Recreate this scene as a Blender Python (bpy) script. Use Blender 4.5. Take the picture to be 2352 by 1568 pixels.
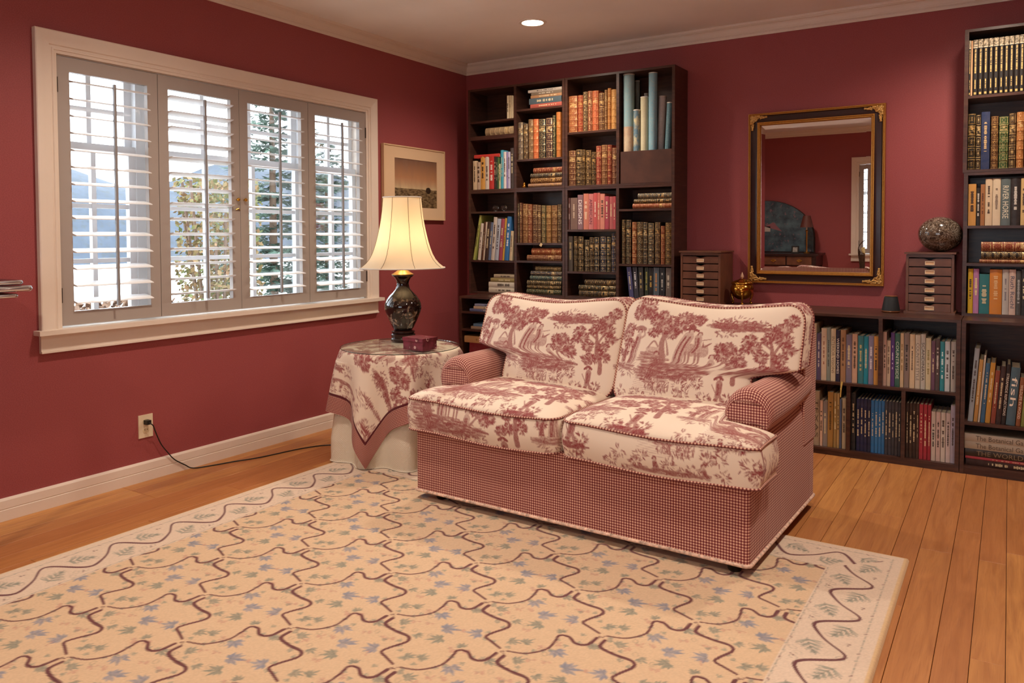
import bpy, math, random
import numpy as np
from mathutils import Vector, Matrix

for _o in list(bpy.data.objects):
    bpy.data.objects.remove(_o, do_unlink=True)
SC = bpy.context.scene
COL = SC.collection
PI = math.pi

# ------------------------------------------------------------------ camera
# room: left wall x=0, back wall y=0, floor z=0, metres
F, CX, CY, YAW, PIT, ROL = 1796.092, 1176.0, 605.56, 0.5665, 0.0352, -0.0028
CAMP = np.array([3.4344, -4.7719, 1.149])
_c, _s = math.cos(YAW), math.sin(YAW)
FW = np.array([-_s*math.cos(PIT), _c*math.cos(PIT), -math.sin(PIT)])
_rt = np.array([_c, _s, 0.0]); _up = np.cross(_rt, FW)
R2 = _rt*math.cos(ROL)+_up*math.sin(ROL); U2 = -_rt*math.sin(ROL)+_up*math.cos(ROL)
camd = bpy.data.cameras.new('camera'); cam = bpy.data.objects.new('camera', camd); COL.objects.link(cam)
camd.sensor_width = 36.0; camd.lens = F/2352*36.0
camd.shift_x = 0.0; camd.shift_y = (CY-784.0)/2352
camd.clip_start = 0.05; camd.clip_end = 800
cam.matrix_world = Matrix(((R2[0], U2[0], -FW[0], CAMP[0]), (R2[1], U2[1], -FW[1], CAMP[1]), (R2[2], U2[2], -FW[2], CAMP[2]), (0, 0, 0, 1)))
SC.camera = cam

# ------------------------------------------------------------------ sky and exposure
wd = bpy.data.worlds.new('sky'); SC.world = wd; wd.use_nodes = True
_bg = wd.node_tree.nodes['Background']
_bg.inputs[0].default_value = (0.86, 0.93, 1.0, 1); _bg.inputs[1].default_value = SKY = 7.0
SC.view_settings.view_transform = 'Standard'
SC.view_settings.look = 'None'
SC.view_settings.gamma = 1.0
SC.view_settings.use_curve_mapping = False
SC.view_settings.exposure = 0.30
DOWN_W = 68.0          # watts per ceiling downlight
LAMP_W = 4.2           # watts of the table lamp bulb
WARM = (1.0, 0.84, 0.69)

def pray(px, py):
    return FW + R2*((px-CX)/F) - U2*((py-CY)/F)
def on_y(px, py, y):
    d = pray(px, py); return CAMP + d*((y-CAMP[1])/d[1])
def on_z(px, py, z):
    d = pray(px, py); return CAMP + d*((z-CAMP[2])/d[2])
def on_x(px, py, x):
    d = pray(px, py); return CAMP + d*((x-CAMP[0])/d[0])

# ------------------------------------------------------------------ helpers
def lin(h):
    if isinstance(h, str):
        h = h.lstrip('#'); c = [int(h[i:i+2], 16)/255 for i in (0, 2, 4)]
    else:
        c = [v/255 for v in h]
    return tuple(v/12.92 if v <= 0.04045 else ((v+0.055)/1.055)**2.4 for v in c)

class MB:
    def __init__(s): s.v = []; s.f = []; s.uv = []; s.mi = []
    def quad(s, pts, uv=None, mi=0):
        b = len(s.v); s.v += [tuple(p) for p in pts]; s.f.append(tuple(range(b, b+len(pts)))); s.uv.append(uv); s.mi.append(mi); return s
    def box(s, x0, x1, y0, y1, z0, z1, mi=0):
        b = len(s.v)
        s.v += [(x0,y0,z0),(x1,y0,z0),(x1,y1,z0),(x0,y1,z0),(x0,y0,z1),(x1,y0,z1),(x1,y1,z1),(x0,y1,z1)]
        for f in ((3,2,1,0),(4,5,6,7),(0,1,5,4),(1,2,6,5),(2,3,7,6),(3,0,4,7)):
            s.f.append(tuple(b+i for i in f)); s.uv.append(None); s.mi.append(mi)
        return s
    def lathe(s, prof, n=32, c=(0,0,0), cap=True, mi=0, rot=0.0):
        b = len(s.v); m = len(prof)
        for r, z in prof:
            for k in range(n):
                a = 2*PI*k/n+rot; s.v.append((c[0]+r*math.cos(a), c[1]+r*math.sin(a), c[2]+z))
        for i in range(m-1):
            for k in range(n):
                k2 = (k+1) % n
                s.f.append((b+i*n+k, b+i*n+k2, b+(i+1)*n+k2, b+(i+1)*n+k)); s.uv.append(None); s.mi.append(mi)
        if cap:
            if prof[0][0] > 1e-5: s.f.append(tuple(b+k for k in reversed(range(n)))); s.uv.append(None); s.mi.append(mi)
            if prof[-1][0] > 1e-5: s.f.append(tuple(b+(m-1)*n+k for k in range(n))); s.uv.append(None); s.mi.append(mi)
        return s
    def tube(s, pts, r, n=8, closed=False, mi=0, cap=True):
        pts = [Vector(p) for p in pts]; m = len(pts); b = len(s.v)
        rs = r if isinstance(r, (list, tuple)) else [r]*m
        prev = None
        for i, p in enumerate(pts):
            if closed: t = pts[(i+1) % m]-pts[i-1]
            else: t = pts[min(i+1, m-1)]-pts[max(i-1, 0)]
            if t.length < 1e-9: t = Vector((0,0,1))
            t.normalize()
            if prev is None:
                a = Vector((0,0,1)) if abs(t.z) < 0.9 else Vector((1,0,0))
                u = t.cross(a).normalized()
            else:
                u = (prev - t*prev.dot(t))
                u = u.normalized() if u.length > 1e-6 else t.orthogonal().normalized()
            prev = u; w = t.cross(u)
            for k in range(n):
                a = 2*PI*k/n; q = p+(u*math.cos(a)+w*math.sin(a))*rs[i]; s.v.append(tuple(q))
        last = m if closed else m-1
        for i in range(last):
            j = (i+1) % m
            for k in range(n):
                k2 = (k+1) % n
                s.f.append((b+i*n+k, b+i*n+k2, b+j*n+k2, b+j*n+k)); s.uv.append(None); s.mi.append(mi)
        if not closed and cap:
            s.f.append(tuple(b+k for k in reversed(range(n)))); s.uv.append(None); s.mi.append(mi)
            s.f.append(tuple(b+(m-1)*n+k for k in range(n))); s.uv.append(None); s.mi.append(mi)
        return s
    def sphere(s, c, r, nu=16, nv=10, sc=(1,1,1), mi=0):
        b = len(s.v)
        for j in range(1, nv):
            t = PI*j/nv
            for k in range(nu):
                a = 2*PI*k/nu
                s.v.append((c[0]+sc[0]*r*math.sin(t)*math.cos(a), c[1]+sc[1]*r*math.sin(t)*math.sin(a), c[2]+sc[2]*r*math.cos(t)))
        top = len(s.v); s.v.append((c[0], c[1], c[2]+sc[2]*r)); bot = len(s.v); s.v.append((c[0], c[1], c[2]-sc[2]*r))
        for j in range(nv-2):
            for k in range(nu):
                k2 = (k+1) % nu
                s.f.append((b+j*nu+k, b+(j+1)*nu+k, b+(j+1)*nu+k2, b+j*nu+k2)); s.uv.append(None); s.mi.append(mi)
        for k in range(nu):
            k2 = (k+1) % nu
            s.f.append((top, b+k, b+k2)); s.uv.append(None); s.mi.append(mi)
            s.f.append((bot, b+(nv-2)*nu+k2, b+(nv-2)*nu+k)); s.uv.append(None); s.mi.append(mi)
        return s
    def prism(s, poly, axis, a0, a1, mi=0):
        """poly 2d in the two other axes (cyclic order x,y,z minus axis); extruded along axis."""
        b = len(s.v); n = len(poly)
        def P(u, v, a):
            return {'x': (a, u, v), 'y': (u, a, v), 'z': (u, v, a)}[axis]
        for a in (a0, a1):
            for u, v in poly: s.v.append(P(u, v, a))
        for i in range(n):
            j = (i+1) % n
            s.f.append((b+i, b+j, b+n+j, b+n+i)); s.uv.append(None); s.mi.append(mi)
        s.f.append(tuple(b+i for i in reversed(range(n)))); s.uv.append(None); s.mi.append(mi)
        s.f.append(tuple(b+n+i for i in range(n))); s.uv.append(None); s.mi.append(mi)
        return s
    def grid(s, P, mi=0, closed_u=False, UV=None):
        """P array [nu][nv][3]"""
        P = np.asarray(P); nu, nv = P.shape[:2]; b = len(s.v)
        s.v += [tuple(p) for p in P.reshape(-1, 3)]
        for i in range(nu if closed_u else nu-1):
            i2 = (i+1) % nu
            for j in range(nv-1):
                s.f.append((b+i*nv+j, b+i2*nv+j, b+i2*nv+j+1, b+i*nv+j+1)); s.mi.append(mi)
                s.uv.append(None if UV is None else (UV[i][j], UV[i2][j], UV[i2][j+1], UV[i][j+1]))
        return s
    def build(s, name, mat=None, parent=None, smooth=False, loc=None, rot=None, fixn=True):
        me = bpy.data.meshes.new(name); me.from_pydata(s.v, [], s.f)
        if any(u is not None for u in s.uv):
            ul = me.uv_layers.new(name='UVMap')
            for poly, u in zip(me.polygons, s.uv):
                for k, li in enumerate(poly.loop_indices):
                    ul.data[li].uv = u[k] if u is not None else (-1.0, -1.0)
        mats = mat if isinstance(mat, (list, tuple)) else [mat]
        for m in mats:
            if m is not None: me.materials.append(m)
        if len(mats) > 1: me.polygons.foreach_set('material_index', s.mi)
        if fixn:
            import bmesh
            bm = bmesh.new(); bm.from_mesh(me); bmesh.ops.recalc_face_normals(bm, faces=bm.faces); bm.to_mesh(me); bm.free()
        if smooth:
            me.polygons.foreach_set('use_smooth', [True]*len(me.polygons))
            if smooth != 'all':
                me.set_sharp_from_angle(angle=math.radians(smooth if smooth is not True else 40))
        return link(name, me, parent, loc, rot)

def link(name, me, parent=None, loc=None, rot=None):
    o = bpy.data.objects.new(name, me); COL.objects.link(o)
    if parent is not None: o.parent = parent
    if loc is not None: o.location = loc
    if rot is not None: o.rotation_euler = rot
    return o
def tag(o, label=None, cat=None, group=None, kind=None):
    if label: o['label'] = label
    if cat: o['category'] = cat
    if group: o['group'] = group
    if kind: o['kind'] = kind
    return o
def thing(name, label, cat, loc=(0,0,0), rz=0.0, group=None):
    o = bpy.data.objects.new(name, None); COL.objects.link(o); o.empty_display_size = 0.05
    o.location = loc; o.rotation_euler = (0, 0, rz)
    return tag(o, label, cat, group)
def box_obj(name, b, mat, parent=None):
    return MB().box(*b).build(name, mat, parent, fixn=False)
def struct(o): o['kind'] = 'structure'; return o
def arr_mesh(name, V, Fq, mat, parent=None, colors=None, uv=None, smooth=True, attr='Col', loc=None, rot=None):
    """fast mesh from numpy verts (n,3) and quads (m,4)"""
    me = bpy.data.meshes.new(name)
    V = np.ascontiguousarray(V, dtype=np.float32); Fq = np.ascontiguousarray(Fq, dtype=np.int32)
    me.vertices.add(len(V)); me.vertices.foreach_set('co', V.ravel())
    me.loops.add(Fq.size); me.loops.foreach_set('vertex_index', Fq.ravel())
    me.polygons.add(len(Fq)); me.polygons.foreach_set('loop_start', np.arange(len(Fq), dtype=np.int32)*4)
    if uv is not None:
        ul = me.uv_layers.new(name='UVMap'); ul.data.foreach_set('uv', np.ascontiguousarray(uv[Fq.ravel()], dtype=np.float32).ravel())
    if colors is not None:
        ca = me.color_attributes.new(name=attr, type='FLOAT_COLOR', domain='POINT')
        c4 = np.ones((len(V), 4), np.float32); c4[:, :3] = colors; ca.data.foreach_set('color', c4.ravel())
    if mat is not None: me.materials.append(mat)
    me.update(calc_edges=True); me.validate()
    if smooth: me.polygons.foreach_set('use_smooth', [True]*len(me.polygons))
    return link(name, me, parent, loc, rot)
def grid_faces(nu, nv, off=0, flip=False):
    i, j = np.meshgrid(np.arange(nu-1), np.arange(nv-1), indexing='ij')
    a = (i*nv+j).ravel()+off
    q = np.stack([a, a+nv, a+nv+1, a+1], 1)
    return q[:, ::-1] if flip else q

# ------------------------------------------------------------------ node helpers
class NT:
    def __init__(s, name):
        s.m = bpy.data.materials.new(name); s.m.use_nodes = True; s.t = s.m.node_tree
        s.t.nodes.clear(); s.out = s.t.nodes.new('ShaderNodeOutputMaterial')
    def n(s, typ, **kw):
        nd = s.t.nodes.new(typ)
        for k, v in kw.items(): setattr(nd, k, v)
        return nd
    def setin(s, sock, v):
        if v is None: return
        if isinstance(v, bpy.types.NodeSocket): s.t.links.new(v, sock)
        elif isinstance(v, (tuple, list)) and sock.type == 'RGBA': sock.default_value = tuple(v)+((1,) if len(v) == 3 else ())
        else: sock.default_value = v
    def math(s, op, a, b=None, c=None, clamp=False):
        nd = s.n('ShaderNodeMath', operation=op); nd.use_clamp = clamp
        for i, v in enumerate((a, b, c)):
            if v is not None: s.setin(nd.inputs[i], v)
        return nd.outputs[0]
    def mix(s, f, a, b):
        nd = s.n('ShaderNodeMix', data_type='RGBA'); s.setin(nd.inputs[0], f); s.setin(nd.inputs[6], a); s.setin(nd.inputs[7], b); return nd.outputs[2]
    def vec(s, x, y, z=0.0):
        nd = s.n('ShaderNodeCombineXYZ'); [s.setin(nd.inputs[i], v) for i, v in enumerate((x, y, z))]; return nd.outputs[0]
    def sep(s, v):
        nd = s.n('ShaderNodeSeparateXYZ'); s.setin(nd.inputs[0], v); return nd.outputs
    def noise(s, v, scale, detail=2.0, rough=0.5, dist=0.0):
        nd = s.n('ShaderNodeTexNoise'); s.setin(nd.inputs['Vector'], v); nd.inputs['Scale'].default_value = scale
        nd.inputs['Detail'].default_value = detail; nd.inputs['Roughness'].default_value = rough; nd.inputs['Distortion'].default_value = dist
        return nd.outputs[0]
    def ramp(s, f, a, b, interp='LINEAR'):
        nd = s.n('ShaderNodeMapRange'); nd.interpolation_type = interp
        s.setin(nd.inputs[0], f); nd.inputs[1].default_value = a; nd.inputs[2].default_value = b; return nd.outputs[0]
    def scale(s, v, sc):
        nd = s.n('ShaderNodeMapping'); s.setin(nd.inputs[0], v); nd.inputs['Scale'].default_value = sc; return nd.outputs[0]
    def obj(s): return s.n('ShaderNodeTexCoord').outputs['Object']
    def uvn(s): return s.n('ShaderNodeTexCoord').outputs['UV']
    def geo(s): return s.n('ShaderNodeNewGeometry').outputs['Position']
    def oinfo(s): return s.n('ShaderNodeObjectInfo').outputs
    def bump(s, h, strength=0.2, dist=0.01):
        nd = s.n('ShaderNodeBump'); s.setin(nd.inputs['Height'], h); nd.inputs['Strength'].default_value = strength; nd.inputs['Distance'].default_value = dist; return nd.outputs[0]
    def bsdf(s, color=(.8,.8,.8), rough=0.5, metal=0.0, normal=None, spec=None, trans=0.0, coat=0.0, sheen=0.0, emis=None, estr=0.0, ior=None):
        p = s.n('ShaderNodeBsdfPrincipled'); i = p.inputs
        s.setin(i['Base Color'], color); s.setin(i['Roughness'], rough); s.setin(i['Metallic'], metal)
        if normal is not None: s.setin(i['Normal'], normal)
        if spec is not None: s.setin(i['Specular IOR Level'], spec)
        if trans: i['Transmission Weight'].default_value = trans
        if coat: i['Coat Weight'].default_value = coat; i['Coat Roughness'].default_value = 0.1
        if sheen: i['Sheen Weight'].default_value = sheen
        if ior: i['IOR'].default_value = ior
        if emis is not None: s.setin(i['Emission Color'], emis); i['Emission Strength'].default_value = estr
        s.t.links.new(p.outputs[0], s.out.inputs[0]); return p
    def done(s, sh=None):
        if sh is not None: s.t.links.new(sh, s.out.inputs[0])
        return s.m

def plain(name, hexc, rough=0.6, metal=0.0, var=0.0, vscale=20, bump=0.0, bscale=200, **kw):
    t = NT(name); c = lin(hexc)
    col = c
    if var:
        nz = t.noise(t.obj(), vscale, 3)
        col = t.mix(t.ramp(nz, 0.3, 0.7), tuple(v*(1-var) for v in c), tuple(min(1, v*(1+var)) for v in c))
    nm = t.bump(t.noise(t.obj(), bscale, 2), bump, 0.002) if bump else None
    t.bsdf(col, rough, metal, nm, **kw); return t.done()

M = {}
def wall_paint():
    t = NT('wall_paint'); g = t.geo()
    nz = t.noise(g, 260, 2, 0.6)
    big = t.noise(g, 1.3, 2)
    col = t.mix(t.ramp(nz, 0.25, 0.75), lin('8a3d42'), lin('a65556'))
    col = t.mix(t.math('MULTIPLY', t.ramp(big, 0.35, 0.75), 0.25), col, lin('9c4c44'))
    t.bsdf(col, 0.55, 0, t.bump(nz, 0.25, 0.003), spec=0.35); return t.done()
M['wall'] = wall_paint()
M['ceiling'] = plain('ceiling_paint', 'f4f0ec', 0.8, var=0.03, vscale=3, bump=0.08, bscale=180)
M['trim'] = plain('trim_paint', 'e6d7c8', 0.42, var=0.02, vscale=6)
M['shutter'] = plain('shutter_paint', 'a89d95', 0.4)
M['louver'] = plain('louver_paint', 'e4e2e0', 0.35)
def plank_mat():
    t = NT('oak_plank'); oi = t.oinfo(); rnd = oi['Random']; o = t.obj()
    sp = t.sep(o)
    v = t.vec(t.math('MULTIPLY', sp[0], 9.0), t.math('ADD', t.math('MULTIPLY', sp[1], 0.7), t.math('MULTIPLY', rnd, 31.0)), t.math('MULTIPLY', rnd, 17.0))
    n1 = t.noise(v, 3.0, 5, 0.6, 1.2)
    n2 = t.noise(t.vec(t.math('MULTIPLY', sp[0], 90.0), t.math('MULTIPLY', sp[1], 3.0), t.math('MULTIPLY', rnd, 7.0)), 2.5, 3, 0.6)
    base = t.mix(rnd, lin('b0703f'), lin('cf9350'))
    col = t.mix(t.math('MULTIPLY', t.ramp(n1, 0.35, 0.7), 0.65), base, lin('96582c'))
    col = t.mix(t.math('MULTIPLY', t.ramp(n2, 0.55, 0.8), 0.35), col, lin('7a4420'))
    t.bsdf(col, t.ramp(n2, -1.0, 2.2), 0, t.bump(n2, 0.05, 0.002), coat=0.12); return t.done()
M['plank'] = plank_mat()
def dark_wood():
    t = NT('dark_walnut'); o = t.geo(); sp = t.sep(o)
    v = t.vec(t.math('MULTIPLY', sp[0], 3.0), t.math('MULTIPLY', sp[1], 3.0), t.math('MULTIPLY', sp[2], 26.0))
    n1 = t.noise(v, 2.5, 4, 0.6, 0.6)
    col = t.mix(t.ramp(n1, 0.3, 0.75), lin('35201a'), lin('56372b'))
    t.bsdf(col, 0.34, 0, t.bump(n1, 0.04, 0.002), spec=0.45); return t.done()
M['walnut'] = dark_wood()
M['walnut_panel'] = plain('walnut_front_panel', '4a2c20', 0.4, var=0.3, vscale=9)
M['walnut_mid'] = plain('walnut_drawer_wood', '68402c', 0.38, var=0.25, vscale=14)
M['brass'] = plain('polished_brass', 'c9943c', 0.14, 1.0)
M['brass_dull'] = plain('aged_brass', 'b08748', 0.35, 1.0)
M['gold'] = plain('gilt_frame', 'b9813a', 0.38, 0.75, var=0.12, vscale=120)
M['chrome'] = plain('chrome', 'd5d8de', 0.12, 1.0)
M['mirror'] = plain('mirror_silver', 'e8e9ea', 0.0, 1.0)
M['black'] = plain('black_plastic', '141312', 0.4)
M['darkmetal'] = plain('bronze_hinge', '4c4038', 0.4, 0.6)
M['paper'] = plain('book_paper', 'ddd0b4', 0.8, var=0.06, vscale=90)
M['ivory'] = plain('ivory_plastic', 'e3d2b3', 0.35)
def glass_thin(name, tint=(0.95, 0.98, 0.97), refl=0.5):
    t = NT(name)
    tr = t.n('ShaderNodeBsdfTransparent'); tr.inputs[0].default_value = tint+(1,)
    gl = t.n('ShaderNodeBsdfGlossy'); gl.inputs['Roughness'].default_value = 0.02
    fr = t.n('ShaderNodeFresnel'); fr.inputs[0].default_value = 1.5
    mx = t.n('ShaderNodeMixShader'); t.t.links.new(t.math('MULTIPLY', fr.outputs[0], refl), mx.inputs[0])
    t.t.links.new(tr.outputs[0], mx.inputs[1]); t.t.links.new(gl.outputs[0], mx.inputs[2])
    return t.done(mx.outputs[0])
M['pane'] = glass_thin('window_glass', (0.97, 0.985, 1.0), 0.5)
M['glass_top'] = glass_thin('table_glass', (0.97, 0.99, 0.98), 0.38)
def emit(name, col, s):
    t = NT(name); e = t.n('ShaderNodeEmission'); e.inputs[0].default_value = tuple(col)+(1,); e.inputs[1].default_value = s
    return t.done(e.outputs[0])
M['led'] = emit('downlight_bulb', (1.0, 0.86, 0.66), 25.0)
M['bulb'] = emit('lamp_bulb', (1.0, 0.84, 0.60), 10.0)
# ================================================================== room shell
RX, RY, RZ = 5.2, -6.4, 2.42
WY0, WY1, WZ0, WZ1 = -2.985, -1.092, 0.765, 1.930      # clear opening of the left window
FX0, FX1 = 1.760, 3.67                                  # window in the front wall (one end seen in the mirror, unseen width added for fill light)
def wall_with_hole(name, axis, c0, c1, a0, a1, h):
    """slab between c0,c1 on axis; spans a0..a1 along the wall; h=(h0,h1,z0,z1) opening"""
    mb = MB()
    segs = [(a0, h[0], 0, RZ), (h[1], a1, 0, RZ), (h[0], h[1], 0, h[2]), (h[0], h[1], h[3], RZ)]
    for s0, s1, z0, z1 in segs:
        if axis == 'x': mb.box(c0, c1, s0, s1, z0, z1)
        else: mb.box(s0, s1, c0, c1, z0, z1)
    return struct(mb.build(name, M['wall']))
wall_with_hole('wall_left', 'x', -0.14, 0.0, RY-0.14, 0.14, (WY0, WY1, WZ0-0.02, WZ1))
struct(MB().box(0, RX, 0, 0.14, 0, RZ).build('wall_back', M['wall']))
wall_with_hole('wall_front', 'y', RY-0.14, RY, 0, RX, (FX0, FX1, WZ0-0.02, WZ1))
struct(MB().box(RX, RX+0.14, RY-0.14, 0.14, 0, RZ).build('wall_right', M['wall']))
struct(MB().box(-0.14, RX+0.14, RY-0.14, 0.14, RZ, RZ+0.12).build('ceiling', M['ceiling']))

# floor: slab with every plank a piece of its own
floor = struct(MB().box(-0.14, RX+0.14, RY-0.14, 0.14, -0.06, -0.016).build('floor', plain('subfloor', '2a160c', 0.8)))
rp = random.Random(5)
seams = [0.0, 0.085, 0.17, 0.275, 0.395, 0.503, 0.583]
cyc = [0.118, 0.083, 0.155, 0.105]
k = 0
while seams[-1] < 2.44: seams.append(seams[-1]+cyc[k % 4]); k += 1
seams[-1] = 2.52
seams += [2.64, 2.76, 2.853, 2.938, 3.093, 3.174, 3.278, 3.362, 3.444]
k = 1
while seams[-1] < RX: seams.append(min(RX, seams[-1]+cyc[k % 4])); k += 1
fixed = {0.17: [-2.737], 0.275: [-2.0], 0.503: [-2.92, -3.373], 0.0: [-2.735], 0.085: [-2.736], 0.395: [-2.463]}
def plank_obj(x0, x1, y0, y1):
    g = 0.0007; e = 0.0009; mb = MB()
    w, l = (x1-x0)/2-g, (y1-y0)/2-g
    zt = rp.uniform(-0.0005, 0.0)
    b = [(-w, -l), (w, -l), (w, l), (-w, l)]; t = [(-w+e, -l+e), (w-e, -l+e), (w-e, l-e), (-w+e, l-e)]
    mb.v = [(x, y, -0.016) for x, y in b]+[(x, y, zt-e) for x, y in b]+[(x, y, zt) for x, y in t]
    for a in (0, 4):
        for i in range(4): mb.f.append((a+i, a+(i+1) % 4, a+4+(i+1) % 4, a+4+i))
    mb.f.append((8, 9, 10, 11)); mb.uv = [None]*len(mb.f); mb.mi = [0]*len(mb.f)
    mb.build('plank', M['plank'], floor, fixn=False, loc=((x0+x1)/2, (y0+y1)/2, 0))
for i in range(len(seams)-1):
    x0, x1 = seams[i], seams[i+1]
    ends = [RY]
    fx = fixed.get(x0, None)
    if fx: ends += sorted(fx)
    while ends[-1] < -0.9:
        ends.append(ends[-1]+rp.uniform(0.75, 1.7))
    ends[-1] = 0.0
    for j in range(len(ends)-1): plank_obj(x0, x1, ends[j], ends[j+1])

# ---- mouldings
def run_profile(name, prof, path):
    """prof: list of (out, z); path: list of (x,y,nx,ny) corners of a wall run, out = along the inward normal"""
    mb = MB(); n = len(prof)
    P = []
    for (x, y, nx, ny) in path:
        P.append([(x+nx*o, y+ny*o, z) for o, z in prof])
    for a in range(len(P)-1):
        b = len(mb.v); mb.v += P[a]+P[a+1]
        for i in range(n-1):
            mb.f.append((b+i, b+i+1, b+n+i+1, b+n+i)); mb.uv.append(None); mb.mi.append(0)
    return struct(mb.build(name, M['trim'], smooth=25))
c0, ct = 2.345, RZ
crown = [(0, c0-0.003), (0.006, c0-0.003), (0.007, c0+0.012), (0.004, c0+0.014), (0.004, c0+0.018), (0.009, c0+0.020), (0.010, c0+0.026)]
crown += [(0.012+0.022*(1-math.cos(t*PI/2)), c0+0.028+0.028*math.sin(t*PI/2)) for t in (0, .25, .5, .75, 1)]
crown += [(0.036, c0+0.060), (0.041, c0+0.061), (0.044, c0+0.068), (0.044, ct+0.0)]
def room_run(a, b): return [a, b]
run_profile('trim_1', crown, [(0, RY, 1, 1), (0, 0, 1, -1)])
run_profile('trim_2', crown, [(0, 0, 1, -1), (RX, 0, -1, -1)])
run_profile('trim_3', crown, [(0, RY, 1, 1), (RX, RY, -1, 1)])
run_profile('trim_4', crown, [(RX, RY, -1, 1), (RX, 0, -1, -1)])
basep = [(0, 0.0), (0.015, 0.0), (0.015, 0.044), (0.0115, 0.046), (0.0115, 0.048), (0.0135, 0.050), (0.0128, 0.082), (0.009, 0.089), (0, 0.091)]
run_profile('baseboard_left', basep, [(0, RY, 1, 1), (0, -0.47, 1, 0)])
run_profile('baseboard_front', basep, [(0, RY, 1, 1), (RX, RY, -1, 1)])
run_profile('baseboard_right', basep, [(RX, RY, -1, 1), (RX, 0, -1, -1)])

# ---- windows
def window(name, to, y0, y1, units, shut=True):
    """to(a, out, z): a along the wall, out into the room.  y0,y1 clear opening."""
    root = bpy.data.objects.new(name, None); COL.objects.link(root); struct(root)
    cw = 0.092; zt, zs = WZ1+cw, WZ0-0.006
    def tobox(mb, a0, a1, o0, o1, z0, z1):
        p = [to(a, o, z) for a in (a0, a1) for o in (o0, o1) for z in (z0, z1)]
        xs = [q[0] for q in p]; ys = [q[1] for q in p]; zs_ = [q[2] for q in p]
        mb.box(min(xs), max(xs), min(ys), max(ys), min(zs_), max(zs_)); return mb
    # casing, mitred, profiled: offsets measured from the opening outward
    prof = [(0.0, -0.004), (0.0, 0.010), (0.012, 0.012), (0.014, 0.017), (0.020, 0.017), (0.023, 0.013), (0.030, 0.013), (0.034, 0.020), (0.060, 0.022), (0.075, 0.027), (0.088, 0.027), (0.092, 0.024), (0.092, 0.0)]
    mb = MB(); rings = []
    for (a, z, da, dz) in ((y0, zs, -1, 0), (y0, WZ1, -1, 1), (y1, WZ1, 1, 1), (y1, zs, 1, 0)):
        rings.append([to(a+da*o, out, z+dz*o) for o, out in prof])
    for r in range(3):
        b = len(mb.v); n = len(prof); mb.v += rings[r]+rings[r+1]
        for i in range(n-1): mb.f.append((b+i, b+i+1, b+n+i+1, b+n+i)); mb.uv.append(None); mb.mi.append(0)
    mb.build('casing', M['trim'], root, smooth=25)
    mb = MB(); tobox(mb, y0-cw-0.022, y1+cw+0.022, -0.13, 0.052, zs-0.020, zs); mb.build('window_sill', M['trim'], root)
    mb = MB(); tobox(mb, y0-cw, y1+cw, 0.0, 0.016, zs-0.098, zs-0.020); tobox(mb, y0-cw, y1+cw, 0.016, 0.022, zs-0.098, zs-0.090); mb.build('apron', M['trim'], root)
    # jamb lining
    mb = MB(); tobox(mb, y0-0.001, y0+0.004, -0.13, -0.001, zs, WZ1); tobox(mb, y1-0.004, y1+0.001, -0.13, -0.001, zs, WZ1); tobox(mb, y0, y1, -0.13, -0.001, WZ1-0.004, WZ1+0.001); mb.build('jamb', M['trim'], root)
    # sashes
    ab = [y0]+units+[y1]
    for u in range(len(ab)-1):
        a0, a1 = ab[u]+(0.03 if u else 0), ab[u+1]-(0.03 if u < len(ab)-2 else 0)
        if u < len(ab)-2:
            mb = MB(); tobox(mb, ab[u+1]-0.03, ab[u+1]+0.03, -0.135, -0.075, zs, WZ1); mb.build('mullion', M['sash'], root)
        zm = 1.555
        ncol = 3 if (a1-a0) > 0.9 else 2
        for (z0, z1, o) in ((zm-0.02, WZ1-0.004, -0.125), (zs, zm+0.02, -0.095)):
            mb = MB(); e = 0.035
            tobox(mb, a0, a0+e, o-0.014, o+0.014, z0, z1); tobox(mb, a1-e, a1, o-0.014, o+0.014, z0, z1)
            tobox(mb, a0+e, a1-e, o-0.014, o+0.014, z0, z0+e); tobox(mb, a0+e, a1-e, o-0.014, o+0.014, z1-e, z1)
            sash = mb.build('sash', M['sash'], root)
            nrow = 2 if z0 > 1.4 else 3
            for c in range(1, ncol):
                x = a0+e+(a1-a0-2*e)*c/ncol
                mb = MB(); tobox(mb, x-0.011, x+0.011, o-0.012, o+0.012, z0+e, z1-e); mb.build('muntin', M['sash'], sash)
            for r in range(1, nrow):
                z = z0+e+(z1-z0-2*e)*r/nrow
                mb = MB(); tobox(mb, a0+e, a1-e, o-0.010, o+0.010, z-0.010, z+0.010); mb.build('muntin', M['sash'], sash)
            mb = MB(); tobox(mb, a0+e, a1-e, o-0.002, o+0.002, z0+e, z1-e); mb.build('pane', M['pane'], sash)
    return root
M['sash'] = plain('sash_paint', 'e9ebee', 0.45)
toL = lambda a, o, z: (o, a, z)
toF = lambda a, o, z: (a, RY+o, z)
window('window_1', toL, WY0, WY1, [-2.55, -1.53])
window('window_2', toF, FX0, FX1, [2.40, 3.03])

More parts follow.
